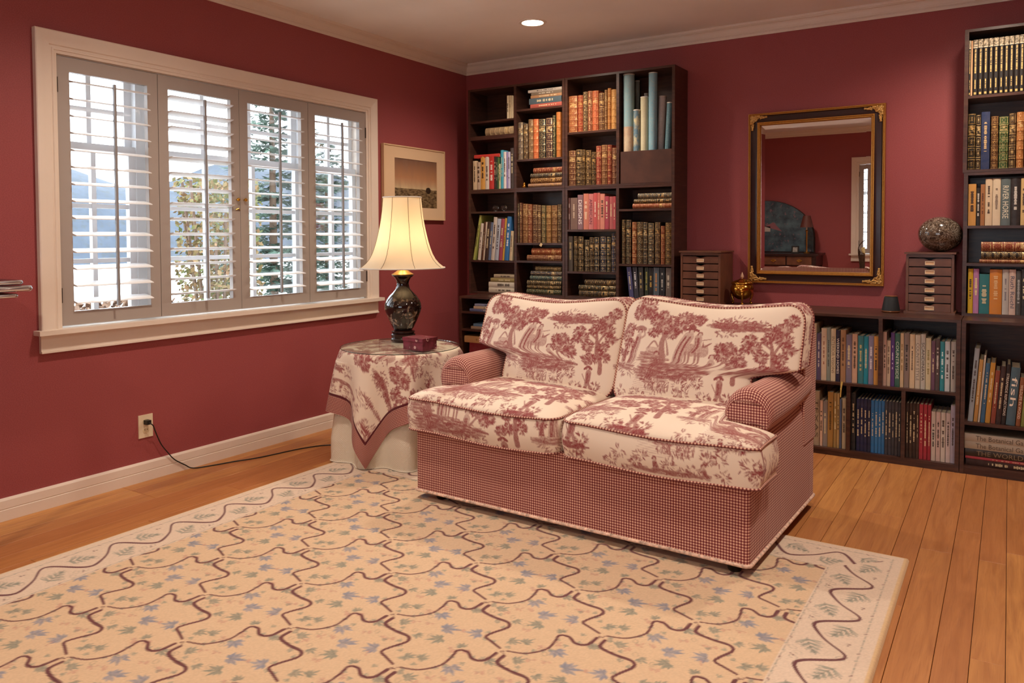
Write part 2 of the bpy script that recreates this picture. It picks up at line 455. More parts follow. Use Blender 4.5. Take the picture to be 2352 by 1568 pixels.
def shutter(to, a0, a1, tilt, label, hinge, knob=0, group='shutters'):
    t = thing('plantation_shutter', label, 'shutter', group=group)
    z0, z1 = WZ0+0.004, WZ1-0.008; st = 0.052; oz0, oz1 = 0.828, 1.861
    o0, o1 = -0.022, 0.004
    a0 += 0.0015; a1 -= 0.0015
    def bx(mb, aa, ab, oo, ob, za, zb):
        p = [to(a, o, z) for a in (aa, ab) for o in (oo, ob) for z in (za, zb)]
        mb.box(min(q[0] for q in p), max(q[0] for q in p), min(q[1] for q in p), max(q[1] for q in p), za, zb); return mb
    for b in ((a0, a0+st, z0, z1), (a1-st, a1, z0, z1)):
        bx(MB(), b[0], b[1], o0, o1, b[2], b[3]).build('stile', M['shutter'], t)
    for b in ((a0+st, a1-st, z0, oz0), (a0+st, a1-st, oz1, z1)):
        bx(MB(), b[0], b[1], o0, o1, b[2], b[3]).build('rail', M['shutter'], t)
    la0, la1 = a0+st+0.001, a1-st-0.001
    half = 0.0430; mesh = None
    ca, sa = math.cos(tilt), math.sin(tilt)
    poly = []
    for q in range(14):
        an = 2*PI*q/14; u, v = half*math.cos(an), 0.0048*math.sin(an)
        poly.append((u*ca-v*sa, u*sa+v*ca))
    for kk in range(14):
        z = 1.8235-0.0733*kk
        if mesh is None:
            mb = MB(); n = len(poly)
            for a in (la0, la1):
                for (u, v) in poly: mb.v.append(tuple(np.array(to(a, -0.009+u, v))-np.array(to(0, 0, 0))))
            for i in range(n): mb.f.append((i, (i+1) % n, n+(i+1) % n, n+i))
            mb.f.append(tuple(range(n))); mb.f.append(tuple(range(n, 2*n))); mb.uv = [None]*len(mb.f); mb.mi = [0]*len(mb.f)
            ob = mb.build('louver', M['louver'], t, smooth=50); mesh = ob.data
            ob.location = to(0, 0, z)
        else: ob = link('louver', mesh, t, to(0, 0, z))
    am = (la0+la1)/2; fo = -0.009+half*ca
    p = [to(am, fo+0.006, 0.845), to(am, fo+0.006, 1.832)]
    r = MB(); bx(r, am-0.0055, am+0.0055, fo+0.001, fo+0.012, 0.842, 1.832); r.build('tilt_rod', M['shutter_rod'], t)
    if hinge is not None:
        for z in (0.90, 1.80):
            h = MB(); a = a0-0.002 if hinge < 0 else a1+0.002
            h.tube([to(a, 0.006, z-0.032), to(a, 0.006, z+0.032)], 0.0045, 8); h.build('hinge', M['darkmetal'], t, smooth=True)
    if knob:
        a = a1-0.022 if knob > 0 else a0+0.022
        h = MB(); c = np.array(to(a, 0.004, 1.345)); d = np.array(to(a, 1.004, 1.345))-c
        h.tube([tuple(c), tuple(c+d*0.010)], 0.004, 8); h.sphere(tuple(c+d*0.016), 0.0095, 10, 8); h.build('knob', M['brass'], t, smooth=True)
    return t
M['shutter_rod'] = plain('tilt_rod_paint', '8f8c8c', 0.4)
pb = [-2.983, -2.515, -2.050, -1.570, -1.094]
shutter(toL, pb[0], pb[1], -0.20, 'white louvered shutter panel nearest the left edge of the big window', -1)
s2 = shutter(toL, pb[1], pb[2], 0.14, 'white shutter panel with upward-tilted slats, second from left, brass knob', None, 1)
h = MB(); h.tube([(0.006, -2.080, 1.292), (0.012, -2.068, 1.298), (0.006, -2.056, 1.290)], 0.0035, 8); h.build('latch', M['brass_dull'], s2, smooth=True)
shutter(toL, pb[2], pb[3], -0.10, 'white shutter panel just right of the brass latch, spruce behind it', None, -1)
shutter(toL, pb[3], pb[4], -0.19, 'white louvered shutter panel nearest the table lamp, hinged on right', 1)
fq = [FX0+0.002+(FX1-FX0-0.004)*i/4 for i in range(5)]  # slats near flat to admit more daylight; panels past the first are added, unseen
shutter(toF, fq[0], fq[1], 0.04, 'white shutter panel of the rear window, visible in the mirror', -1, group='shutters of the reflected window')
shutter(toF, fq[1], fq[2], 0.04, 'unseen rear window shutter panel, added right beside the mirrored one', None, group='shutters of the reflected window')
shutter(toF, fq[2], fq[3], 0.04, 'unseen rear window shutter panel, added third from the desk', None, group='shutters of the reflected window')
shutter(toF, fq[3], fq[4], 0.04, 'unseen rear window shutter panel, added farthest from the desk', 1, group='shutters of the reflected window')

# ---- recessed ceiling lights
def downlight(x, y, label, w=1.0):
    t = thing('recessed_light', label, 'ceiling light', (x, y, RZ), group='recessed downlights')
    MB().lathe([(0.062, -0.002), (0.066, -0.006), (0.080, -0.005), (0.084, 0.0)], 40, cap=False).build('trim_ring', M['trim_white'], t, smooth=True)
    MB().lathe([(0.0, -0.0035), (0.0615, -0.0025)], 40, cap=False).build('lamp_face', M['led'], t)
    ld = bpy.data.lights.new('downlight', 'SPOT'); ld.energy = DOWN_W*w; ld.color = WARM; ld.spot_size = math.radians(150); ld.spot_blend = 0.8; ld.shadow_soft_size = 0.06
    lo = bpy.data.objects.new('downlight_beam', ld); COL.objects.link(lo); lo.parent = t; lo.location = (0, 0, -0.02)
M['trim_white'] = plain('ring_white', 'eee8df', 0.4)
downlight(1.02, -0.74, 'lit recessed ceiling light above the map-roll bookcase')
downlight(3.38, -0.74, 'recessed ceiling light in front of the right tall bookcase, out of frame')
downlight(1.02, -2.75, 'recessed ceiling light between window and rug, out of frame')
downlight(3.38, -2.75, 'recessed ceiling light over the right edge of the rug')
downlight(1.02, -4.85, 'recessed ceiling light over the desk seen in mirror')
downlight(3.38, -4.85, 'recessed ceiling light over the camera position')
# ================================================================== bookcases
TH = 0.0135
def bookcase(label, x0, x1, z0, z1, yf, shelves, dividers=(), name='bookcase', group=None, plinth=0.0, side_th=0.018, top_over=0.0):
    t = thing(name, label, 'bookcase', ((x0+x1)/2, yf/2, z0), group=group)
    ox, oy, oz = (x0+x1)/2, yf/2, z0
    def B(n, a, b, c, d, e, f): return MB().box(a-ox, b-ox, c-oy, d-oy, e-oz, f-oz).build(n, M['walnut'], t, fixn=False)
    yb = -0.004; s = side_th
    B('side_panel', x0, x0+s, yf, yb, z0, z1); B('side_panel', x1-s, x1, yf, yb, z0, z1)
    B('top_board', x0+s, x1-s, yf, yb, z1-TH, z1)
    if plinth: B('plinth', x0+s, x1-s, yf+0.004, yb, z0, z0+plinth-TH)
    B('bottom_board', x0+s, x1-s, yf, yb, z0+max(plinth-TH, 0), z0+max(plinth, TH))
    B('back_panel', x0+s, x1-s, yb-0.006, yb, z0+max(plinth, TH), z1-TH)
    for (a, b, zt, th) in shelves: B('shelf', a, b, yf+0.001, yb-0.006, zt-th, zt)
    for (a, b, c, d) in dividers: B('divider', a, b, yf, yb-0.006, c, d)
    return t
UD = -0.226; BD = -0.459; BT = 0.741
S = 0.018
# left tall wall unit: four stacked boxes on the base
A0, A1, Bq0, Bq1 = 0.178, 0.9555, 0.9585, 1.713
dA = (0.562, 0.581); dB = (1.3265, 1.3455)
ZM = 1.4645
bookcase('dark walnut upper bookcase beside the room corner, top left of wall unit', A0, A1, ZM, 2.183, UD,
         [(A0+S, dA[0], 1.957, TH), (A0+S, dA[0], 1.852, 0.027), (dA[1], A1-S, 2.010, TH), (dA[1], A1-S, 1.671, TH)], [(dA[0], dA[1], ZM+TH, 2.183-TH)])
ur = bookcase('dark walnut upper bookcase holding rolled maps, top right of wall unit', Bq0, Bq1, ZM, 2.183, UD,
         [(Bq0+S, dB[0], 1.826, TH)], [(dB[0], dB[1], ZM+TH, 2.183-TH)])
MB().box(dB[1]+0.012-(Bq0+Bq1)/2, Bq1-S-(Bq0+Bq1)/2, UD-0.001-UD/2, UD+0.016-UD/2, ZM+TH-ZM, 1.678-ZM).build('front_panel', M['walnut_panel'] if 'walnut_panel' in M else M['walnut'], ur)
bookcase('dark walnut bookcase under the corner one, with leaning books and glass spheres', A0, A1, BT, ZM-0.001, UD,
         [(A0+S, dA[0], 1.323, TH), (A0+S, dA[0], 0.980, TH), (dA[1], A1-S, 1.103, TH), (dA[1], A1-S, 0.982, TH)], [(dA[0], dA[1], BT+TH, ZM-0.001-TH)])
bookcase('dark walnut bookcase below the map rolls, with pink and black spines', Bq0, Bq1, BT, ZM-0.001, UD,
         [(Bq0+S, dB[0], 1.191, TH), (Bq0+S, dB[0], 0.917, TH), (dB[1], Bq1-S, 1.318, TH), (dB[1], Bq1-S, 0.972, TH)], [(dB[0], dB[1], BT+TH, ZM-0.001-TH)])
# low base cabinets
bookcase('low deep walnut base bookcase in the corner behind sofa and lamp table', 0.262, 1.715, 0.0, BT, BD,
         [(0.28, 0.98, 0.639, TH), (0.28, 0.98, 0.519, TH), (0.998, 1.697, 0.386, TH)], [(0.98, 0.998, 0.04, BT-TH)], name='base_bookcase', plinth=0.04)
bookcase('long low walnut bookcase below the gilt mirror', 1.718, 3.245, 0.0, BT, BD,
         [(1.736, 3.227, 0.386, TH)], [(2.884, 2.902, 0.386, BT-TH), (2.330, 2.348, 0.386, BT-TH), (2.737, 2.755, 0.036, 0.386-TH), (2.992, 3.010, 0.036, 0.386-TH), (2.2, 2.218, 0.036, 0.386-TH)], name='base_bookcase', plinth=0.036)
bookcase('low walnut base bookcase at right edge, under the right tall bookcase', 3.248, 4.02, 0.0, BT, BD,
         [(3.266, 4.002, 0.252, TH)], name='base_bookcase', plinth=0.040)
bookcase('lower box of the right tall walnut bookcase beside the stone sphere', 3.236, 4.02, BT, 1.460, UD,
         [(3.254, 4.002, 1.195, TH), (3.254, 4.002, 1.007, TH)])
bookcase('upper box of the right tall walnut bookcase with black series on top', 3.230, 4.02, 1.461, 2.172, UD,
         [(3.248, 4.002, 1.843, TH)])
# ================================================================== books
def leather_mat():
    t = NT('gilt_leather'); oi = t.oinfo(); col = oi['Color']; rnd = oi['Random']
    uv = t.sep(t.uvn()); u, v = uv[0], uv[1]
    npan = t.math('ADD', 5.0, t.math('FLOOR', t.math('MULTIPLY', rnd, 2.99)))
    vv = t.math('MULTIPLY', v, npan); q = t.math('FRACT', vv); pi_ = t.math('FLOOR', vv)
    c = t.math('ABSOLUTE', t.math('SUBTRACT', q, 0.5)); au = t.math('ABSOLUTE', t.math('SUBTRACT', u, 0.5))
    r2 = t.math('FRACT', t.math('MULTIPLY', rnd, 7.131)); r3 = t.math('FRACT', t.math('MULTIPLY', rnd, 13.77))
    lines = t.math('MULTIPLY', t.math('GREATER_THAN', c, 0.385), t.math('LESS_THAN', c, 0.43))
    edge = t.math('MULTIPLY', t.math('GREATER_THAN', au, 0.36), t.math('LESS_THAN', au, 0.41))
    inside = t.math('MULTIPLY', t.math('LESS_THAN', c, 0.36), t.math('LESS_THAN', au, 0.36))
    kx = t.math('ADD', 3.0, t.math('MULTIPLY', r2, 5.0))
    nz = t.noise(t.vec(t.math('MULTIPLY', au, kx), t.math('MULTIPLY', c, t.math('ADD', 4.0, t.math('MULTIPLY', r3, 7.0))), t.math('MULTIPLY', rnd, 53.0)), 1.9, 1.5, 0.6)
    rad = t.math('SQRT', t.math('ADD', t.math('MULTIPLY', au, au), t.math('MULTIPLY', t.math('MULTIPLY', c, c), 0.8)))
    orn = t.math('GREATER_THAN', t.math('ADD', nz, t.math('MULTIPLY', t.math('SUBTRACT', 0.22, rad), t.math('MULTIPLY', r2, 0.9))), t.math('ADD', 0.53, t.math('MULTIPLY', r3, 0.07)))
    islab = t.math('COMPARE', pi_, t.math('SUBTRACT', npan, 2.0), 0.3)
    bars = t.math('GREATER_THAN', t.noise(t.vec(t.math('MULTIPLY', u, 1.2), t.math('MULTIPLY', v, 60.0), rnd), 1.0, 1), 0.5)
    orn = t.math('ADD', t.math('MULTIPLY', orn, t.math('SUBTRACT', 1.0, islab)), t.math('MULTIPLY', bars, islab))
    g = t.math('MAXIMUM', t.math('MULTIPLY', orn, inside), t.math('MAXIMUM', lines, t.math('MULTIPLY', edge, t.math('LESS_THAN', c, 0.43))))
    g = t.math('MULTIPLY', g, t.math('GREATER_THAN', v, 0.0))
    g = t.math('MULTIPLY', g, t.math('LESS_THAN', v, 0.999))
    wear = t.ramp(t.noise(t.obj(), 60, 2), 0.25, 0.55)
    g = t.math('MULTIPLY', g, wear)
    gold = t.mix(r3, lin('b98d4c'), lin('d9bd86'))
    cc = t.mix(g, col, gold)
    t.bsdf(cc, t.mix(g, (0.5,)*3, (0.38,)*3), t.math('MULTIPLY', g, 0.25), spec=0.3); return t.done()
M['leather'] = leather_mat()
def jacket_mat(name, rough):
    t = NT(name); oi = t.oinfo(); col = oi['Color']
    nz = t.noise(t.obj(), 35, 3)
    cc = t.mix(t.math('MULTIPLY', t.ramp(nz, 0.35, 0.75), 0.25), col, t.mix(0.5, col, (0.25, 0.2, 0.18)))
    t.bsdf(cc, rough, 0, spec=0.35); return t.done()
M['jacket'] = jacket_mat('book_jacket', 0.38)
M['cloth'] = jacket_mat('book_cloth', 0.7)
def series_mat():
    t = NT('series_spine'); uv = t.sep(t.uvn()); u, v = uv[0], uv[1]; rnd = t.oinfo()['Random']
    au = t.math('ABSOLUTE', t.math('SUBTRACT', u, 0.5))
    nz = t.noise(t.vec(t.math('MULTIPLY', u, 2.0), t.math('MULTIPLY', v, 26.0), t.math('MULTIPLY', rnd, 40.0)), 1.3, 2)
    pic = t.mix(t.ramp(nz, 0.35, 0.65), lin('5a4c3c'), lin('d8c6a4'))
    top = t.math('GREATER_THAN', v, 0.865)
    line = t.math('MULTIPLY', t.math('GREATER_THAN', v, 0.852), t.math('LESS_THAN', v, 0.866))
    glyph = t.math('GREATER_THAN', t.noise(t.vec(u, t.math('MULTIPLY', v, 95.0), rnd), 1.0, 1), 0.42)
    t1 = t.math('MULTIPLY', t.math('MULTIPLY', t.math('GREATER_THAN', v, 0.40), t.math('LESS_THAN', v, 0.83)), t.math('LESS_THAN', au, 0.17))
    t2 = t.math('MULTIPLY', t.math('MULTIPLY', t.math('GREATER_THAN', v, 0.12), t.math('LESS_THAN', v, 0.29)), t.math('LESS_THAN', au, 0.12))
    t3 = t.math('MULTIPLY', t.math('MULTIPLY', t.math('GREATER_THAN', v, 0.02), t.math('LESS_THAN', v, 0.06)), t.math('LESS_THAN', au, 0.25))
    ttl = t.math('ADD', t.math('MULTIPLY', t.math('MAXIMUM', t1, t2), glyph), t3, clamp=True)
    col = t.mix(ttl, lin('1c1512'), lin('c9a763'))
    col = t.mix(top, col, pic); col = t.mix(line, col, lin('e4d3b4'))
    t.bsdf(col, 0.4); return t.done()
M['series'] = series_mat()
TXT = {}
def ink(hexc):
    if hexc not in TXT: TXT[hexc] = plain('ink_'+hexc, hexc, 0.5)
    return TXT[hexc]
_tc = {}
def text_mesh_data(s):
    if s in _tc: return _tc[s]
    cu = bpy.data.curves.new('t', 'FONT'); cu.body = s; cu.size = 1.0; cu.resolution_u = 2
    ob = bpy.data.objects.new('t', cu); COL.objects.link(ob)
    dg = bpy.context.evaluated_depsgraph_get(); me = bpy.data.meshes.new_from_object(ob.evaluated_get(dg))
    V = [tuple(v.co) for v in me.vertices]; Fc = [tuple(p.vertices) for p in me.polygons]
    bpy.data.objects.remove(ob); bpy.data.curves.remove(cu); bpy.data.meshes.remove(me)
    xs = [v[0] for v in V]; ys = [v[1] for v in V]
    _tc[s] = (V, Fc, min(xs), max(xs), min(ys), max(ys)); return _tc[s]
def add_title(book, w, h, text, hexc, lying, yf, frac=0.62, pos=0.5, wf=0.62, upright=False):
    V, Fc, a, b, c, d = text_mesh_data(text)
    if upright:
        sx = w*0.78/(b-a); sy = sx*1.3
        vv = [(((x-(a+b)/2)*sx), yf, h*pos+(y-(c+d)/2)*sy) for x, y, z in V]
    else:
        L = h*frac; sx = L/(b-a); sy = min(w*wf/(d-c), sx*2.2)
        if lying: vv = [(-(y-(c+d)/2)*sy, yf, h*pos+(x-(a+b)/2)*sx) for x, y, z in V]
        else: vv = [((y-(c+d)/2)*sy, yf, h*(1-pos)-(x-(a+b)/2)*sx) for x, y, z in V]
    me = bpy.data.meshes.new('title'); me.from_pydata(vv, [], Fc); me.materials.append(ink(hexc))
    return link('title', me, book)
def add_bars(book, w, h, hexc, rng, yf, lo=0.25, hi=0.85):
    mb = MB(); z = h*rng.uniform(lo, lo+0.1); z1 = h*rng.uniform(hi-0.1, hi); bw = w*rng.uniform(0.12, 0.22)
    while z < z1:
        L = rng.uniform(0.003, 0.009)
        if rng.random() < 0.82:
            b = bw*rng.uniform(0.7, 1.2)
            mb.quad([(-b, yf, z), (b, yf, z), (b, yf, z+L*0.75), (-b, yf, z+L*0.75)])
        else: z += L*0.6
        z += L
    if mb.f: mb.build('title', ink(hexc), book, fixn=False)
BK = 0
def make_book(w, h, dp, style, col, rng, anchor=0.0, name='book'):
    """local: spine faces -y at y=0, height +z; anchor shifts x (0 centre, -1 left edge at 0 ... )"""
    global BK; BK += 1
    mb = MB(); t = min(0.0028, w*0.18)
    bul = min(0.30*w, 0.009) if style == 'L' else min(0.12*w, 0.003)
    ns = 6
    arc = [(-w/2+w*i/ns, bul*((2*i/ns-1)**2)) for i in range(ns+1)]
    lev = [0.0, h]
    off = [0.0, 0.0]
    if style == 'L':
        lev = [0.0]; off = [0.0]; npan = 5
        for k in range(1, npan+1):
            z = h*k/(npan+1)
            lev += [z-0.0035, z-0.002, z+0.002, z+0.0035]; off += [0.0, 0.0016, 0.0016, 0.0]
        lev.append(h); off.append(0.0)
    ax = anchor*w
    outer = [(-w/2, dp)]+arc+[(w/2, dp)]
    nO = len(outer)
    for z, o in zip(lev, off):
        for i, (x, y) in enumerate(outer):
            yy = y-(o if 1 < i < nO-2 else 0)
            mb.v.append((x+ax, yy, z))
    for l in range(len(lev)-1):
        for i in range(nO-1):
            spine = 1 <= i < nO-2
            a = l*nO+i
            mb.f.append((a, a+1, a+nO+1, a+nO)); mb.mi.append(0)
            if spine:
                u0, u1 = (outer[i][0]+w/2)/w, (outer[i+1][0]+w/2)/w; v0, v1 = lev[l]/h, lev[l+1]/h
                mb.uv.append(((u0, v0), (u1, v0), (u1, v1), (u0, v1)))
            else: mb.uv.append(None)
    inner = [(w/2-t, dp), (w/2-t, bul+t), (-w/2+t, bul+t), (-w/2+t, dp)]
    b = len(mb.v)
    for z in (0.0, h):
        for x, y in inner: mb.v.append((x+ax, y, z))
    for i in range(3):
        mb.f.append((b+i, b+i+1, b+4+i+1, b+4+i)); mb.uv.append(None); mb.mi.append(0)
    nl = (len(lev)-1)*nO
    for base, ib in ((0, b), (nl, b+4)):
        # U shaped cap: left board, spine strip, right board
        for f in ((base, base+1, ib+2, ib+3), (base+nO-2, base+nO-1, ib+0, ib+1), tuple([base+1+i for i in range(ns+1)]+[ib+1, ib+2])):
            mb.f.append(f); mb.uv.append(None); mb.mi.append(0)
    for f in ((0, nl, b+7, b+3), (nO-1, nl+nO-1, b+4, b)):
        mb.f.append(f); mb.uv.append(None); mb.mi.append(0)
    mat = M['leather'] if style == 'L' else M['series'] if style == 'N' else M['cloth'] if style == 'C' else M['jacket']
    ob = mb.build(name, mat, smooth=35)
    ob.color = tuple(col)+(1,)
    ins = 0.0025
    pg = MB().box(-w/2+t+ax+0.0002, w/2-t+ax-0.0002, bul+t+0.001, dp-0.004, ins, h-ins).build('pages', M['paper'], ob, fixn=False)
    return ob, -0.0004
ORD = ['first', 'second', 'third', 'fourth', 'fifth', 'sixth', 'seventh', 'eighth', 'ninth', 'tenth', 'eleventh', 'twelfth', 'thirteenth', 'fourteenth', 'fifteenth']
brng = random.Random(11)
def parse(line):
    parts = line.split('~'); f = parts[0].split()
    return f, (parts[1] if len(parts) > 1 else None), (parts[2].strip() if len(parts) > 2 else 'e8dcc0'), (parts[3].strip() if len(parts) > 3 else '')
def standing(crop, shelf, ysp, zmax, where, grp, txt, depth=0.155, ytop_scale=1.0, xlim=None, xmin=-9):
    ox, oy, s = crop; last = xmin
    rows = [l for l in txt.strip().split('\n') if l.strip()]
    for i, line in enumerate(rows):
        f, title, tc, opt = parse(line)
        x0, x1, top = float(f[0]), float(f[1]), float(f[2]); col = lin(f[3]); st = f[4]; desc = ' '.join(f[5:])
        lean = 0.0
        if '@' in st: st, lv = st.split('@'); lean = math.radians(float(lv))
        py = oy+top/s
        Z = on_y(ox+(x0+x1)/2/s, py, ysp)[2]
        pm = oy+(top/s)*1.0
        # read the x range a third of the way down the spine
        zt = min(Z, zmax-0.003); h = zt-shelf-0.0006
        # pixel row of the foot
        X0 = on_y(ox+x0/s, py+20, ysp)[0]; X1 = on_y(ox+x1/s, py+20, ysp)[0]
        X0 = max(X0+0.0003, last+0.0004)
        if xlim is not None: X1 = min(X1, xlim)
        w = max(X1-X0, 0.006)
        if lean:
            h = h/math.cos(lean); w = w*0.985
        dp = min(depth, max(0.11, h*0.72))
        if lean > 0: ob, yf = make_book(w, h, dp, st, col, brng, -0.5); ob.location = (X0+w/math.cos(lean)+0.0002, ysp, shelf+0.0006)
        elif lean < 0: ob, yf = make_book(w, h, dp, st, col, brng, 0.5); ob.location = (X0, ysp, shelf+0.0006)
        else: ob, yf = make_book(w, h, dp, st, col, brng); ob.location = (X0+w/2, ysp, shelf+0.0006)
        if lean: ob.rotation_euler = (0, lean, 0)
        last = X0+w/math.cos(lean)
        yy = -0.0006
        if lean == 0 or True:
            sh = 0 if lean == 0 else (-0.5*w if lean > 0 else 0.5*w)
            if title:
                up = 'U' in opt; tt = add_title(ob, w, h, title, tc, False, yy, frac=0.5 if 'S' in opt else 0.7, pos=0.5 if 'S' not in opt else 0.42, upright=up)
                tt.location.x = sh
            elif st in 'CJ' and w > 0.010 and 'x' not in opt:
                add_bars(ob, w, h, tc if tc != 'e8dcc0' else ('3a2c24' if sum(col) > 0.9 else 'd9c9a0'), brng, yy)
                ob.children[-1].location.x = sh
            if opt and opt[-6:].isalnum() and '/' in opt:
                pass
        n = ORD[i] if i < len(ORD) else '%dth' % (i+1)
        if len(rows)-1 == i and i > 0: pos = 'last on right'
        else: pos = n+' from left'
        tag(ob, '%s book, %s %s' % (desc, pos, where), 'book', grp)
        ob.name = 'book'
def lying(crop, shelf, ysp, where, grp, txt, depth=0.155, xmax=None):
    ox, oy, s = crop
    rows = [l for l in txt.strip().split('\n') if l.strip()]
    z = shelf+0.0006
    for i, line in enumerate(reversed(rows)):
        f, title, tc, opt = parse(line)
        x0, x1, y0, y1 = [float(v) for v in f[:4]]; col = lin(f[4]); st = f[5]; desc = ' '.join(f[6:])
        a = on_y(ox+x0/s, oy+y0/s, ysp); b = on_y(ox+x0/s, oy+y1/s, ysp); c = on_y(ox+x1/s, oy+y0/s, ysp)
        w = max(a[2]-b[2], 0.008)*0.97; h = c[0]-a[0]
        if xmax is not None: h = min(h, xmax-a[0]-0.001)
        ob, yf = make_book(w, h, min(depth, h*0.75), st, col, brng)
        ob.rotation_euler = (0, PI/2, 0); ob.location = (a[0], ysp, z+w/2); z += w+0.0005
        if title: add_title(ob, w, h, title, tc, True, -0.0006, frac=0.72, pos=0.5)
        elif st in 'CJ': add_bars(ob, w, h, tc if tc != 'e8dcc0' else ('3a2c24' if sum(col) > 0.9 else 'd9c9a0'), brng, -0.0006)
        k = len(rows)-1-i
        pos = 'topmost' if k == 0 else ('bottom one' if i == 0 else ORD[k]+' from top')
        if len(rows) == 1: pos = 'lying alone'
        tag(ob, '%s book, %s %s' % (desc, pos, where), 'book', grp)
        ob.name = 'book'
K2 = (1060, 160, 5.227); K3 = (1290, 140, 5.227); K4 = (1050, 420, 5.227); K5 = (1290, 420, 5.227)
YS = -0.214
standing(K2, 1.957, YS, 2.165, 'in the corner top bay', 'thin booklets in the corner top bay', '''
543 567 310 d8c6a4 C thin cream striped
573 592 310 cbb791 C thin beige
596 611 310 d4c2a0 C thin buff
614 627 312 cdb894 C thin tan''', depth=0.15)
lying(K2, 1.852, YS, 'in the corner bay above the red one', 'books in the corner bays', '''
283 630 700 795 9c8566 L thick gilt taupe''')
standing(K2, 1.4785, YS, 1.8, 'below the lying red book', 'mixed books under the lying red book', '''
135 180 1095 cdb491 C cream cloth
182 226 1110 b8a089 J grey and white
228 280 1040 d09a4c J tan and orange
282 328 1045 cfc4b4 J white and blue
330 388 1035 b9322c J red lettered~~f2e4d4
391 412 1040 3a2a28 J narrow dark
414 433 1042 24402c J narrow dark green
435 450 1050 4f6b3c J slim green
450 466 1130 cfc79a J short pale yellow
468 500 965 3f9db4 J turquoise
502 535 985 dcd3cf J white
537 553 985 8f84b4 J slim lilac
555 583 985 b9b4cc J blue and white
585 627 940 443a38 C charcoal cloth''', xlim=0.561, xmin=0.1965)
# red book lying across their tops
def single_lying(crop, x0, x1, y0, y1, col, st, ysp, label, grp, zbase=None, title=None, tc='e8dcc0', depth=0.15, rot=0.0):
    ox, oy, s = crop
    a = on_y(ox+x0/s, oy+y0/s, ysp); b = on_y(ox+x0/s, oy+y1/s, ysp); c = on_y(ox+x1/s, oy+y0/s, ysp)
    w = (a[2]-b[2]); h = c[0]-a[0]
    ob, yf = make_book(w, h, min(depth, h*0.75), st, lin(col), brng)
    ob.rotation_euler = (0, PI/2+rot, 0); ob.location = (a[0], ysp, (zbase if zbase is not None else b[2])+w/2)
    if title: add_title(ob, w, h, title, tc, True, -0.0006)
    ob.name = 'book'; tag(ob, label, 'book', grp); return ob
standing_top = max(o.location.z+o.dimensions.z for o in COL.objects if o.get('group') == 'mixed books under the lying red book' and o.location.x < 0.42)
single_lying(K2, 150, 455, 992, 1032, 'c23a30', 'J', YS, 'bright red book lying flat across the tops of upright books', 'books in the corner bays', zbase=1.7005)
lying(K2, 2.010, YS, 'of the stack at bookcase top', 'atlases stacked at the bookcase top', '''
797 1203 207 240 cfc4b4 J slim white~~4a4038
835 1203 245 281 8a7a66 J grey brown lettered~~e6dcc8
830 1203 286 320 b98a62 J tan
810 1198 326 398 4f6068 C slate blue
825 1203 403 452 b0584a J brick red~~e9cfa0''', xmax=0.935)
standing(K2, 1.671, YS, 1.995, 'under the stacked atlases', 'tall gilt books under the atlases', '''
672 728 632 5f544c L grey gilt
733 788 650 3a2a22 L dark brown gilt
795 850 595 6b5440 L taupe panelled gilt
853 914 592 c05a34 L orange red gilt
918 1000 590 1d2222 L wide black rosette
1005 1085 575 3a1c24 L wide burgundy rosette
1090 1122 548 26301f L slim dark green
1130 1182 507 b0662e L tall orange tan''', xlim=0.936, xmin=0.5815)
lying(K2, 1.4785, YS, 'beside the tiny gilt figure', 'gilt stack beside the tiny figure', '''
860 1203 1147 1214 7a3a2c L reddish gilt
825 1203 1226 1282 26282e L black silver tooled
825 1203 1290 1357 5c3a24 L brown gilt panelled
797 1203 1365 1410 8a6a5c L slim pinkish brown''', xmax=0.935)
standing(K3, 1.826, YS, 2.165, 'left of the map rolls, top row', 'gilt books left of the map rolls', '''
64 182 420 8a4426 L wide rust gilt
187 248 410 8c2e22 L red diamond tooled
250 305 368 4a3626 L dark olive gilt
308 360 358 7a3a28 L russet gilt
362 435 355 a8482c L orange red gilt panelled
440 508 380 54301f L dark brown gilt
512 545 345 6a4224 L slim brown
548 588 325 a2622c L amber tan
591 655 340 b07a3e L wide golden tan''', xlim=1.3245, xmin=0.977)
standing(K3, 1.4785, YS, 1.81, 'left of the wooden drop panel', 'gilt books left of the drop panel', '''
74 162 1075 5e3424 L wide chestnut gilt
168 238 1060 332418 L dark brown gilt
240 278 1062 3a2a1a L slim dark
282 347 1068 43301f L plain dark rosette
350 405 1090 1f1a16 L short black
408 467 1018 8a2a24 L tall red
473 540 1005 70442c L tall brown gold panelled
544 595 1005 7c2824 L crimson diamond
600 655 1040 5a2620 L maroon''', xlim=1.3245, xmin=0.977)
# leaning modern books beneath the glass spheres
standing(K4, 0.980, YS, 1.3, 'below the glass spheres', 'leaning books below the glass spheres', '''
184 208 385 a8b05c J@10.8 slim yellow green leaning
242 275 487 d8cfc0 J@6.5 white leaning
284 304 470 5a3a28 J@6 brown leaning
306 322 470 cfc0ac J@6 thin pale leaning
325 364 468 3c2a22 J@6 dark brown leaning
368 398 475 5f6f8a J@5.5 grey blue leaning
401 442 412 c9c0b4 J@5 off-white leaning
446 489 432 a9b2c0 J@5 pale striped leaning
494 534 432 a04456 J@5 crimson leaning
538 558 424 c99c3c J@5 mustard leaning
562 612 406 2f6ea6 J@5 bright blue leaning~~eef2f6
622 656 578 cdbb98 C@4 short cream leaning''', depth=0.17)
lying(K4, BT+TH, YS, 'in the corner lowest bay', 'pale books in the corner lowest bay', '''
440 690 1067 1113 a8977c C taupe cloth
400 690 1117 1165 9a8a58 J olive and white
378 690 1172 1240 d2c8b4 J thick white
378 690 1246 1306 cfc4ae J cream jacketed''', xmax=0.560)
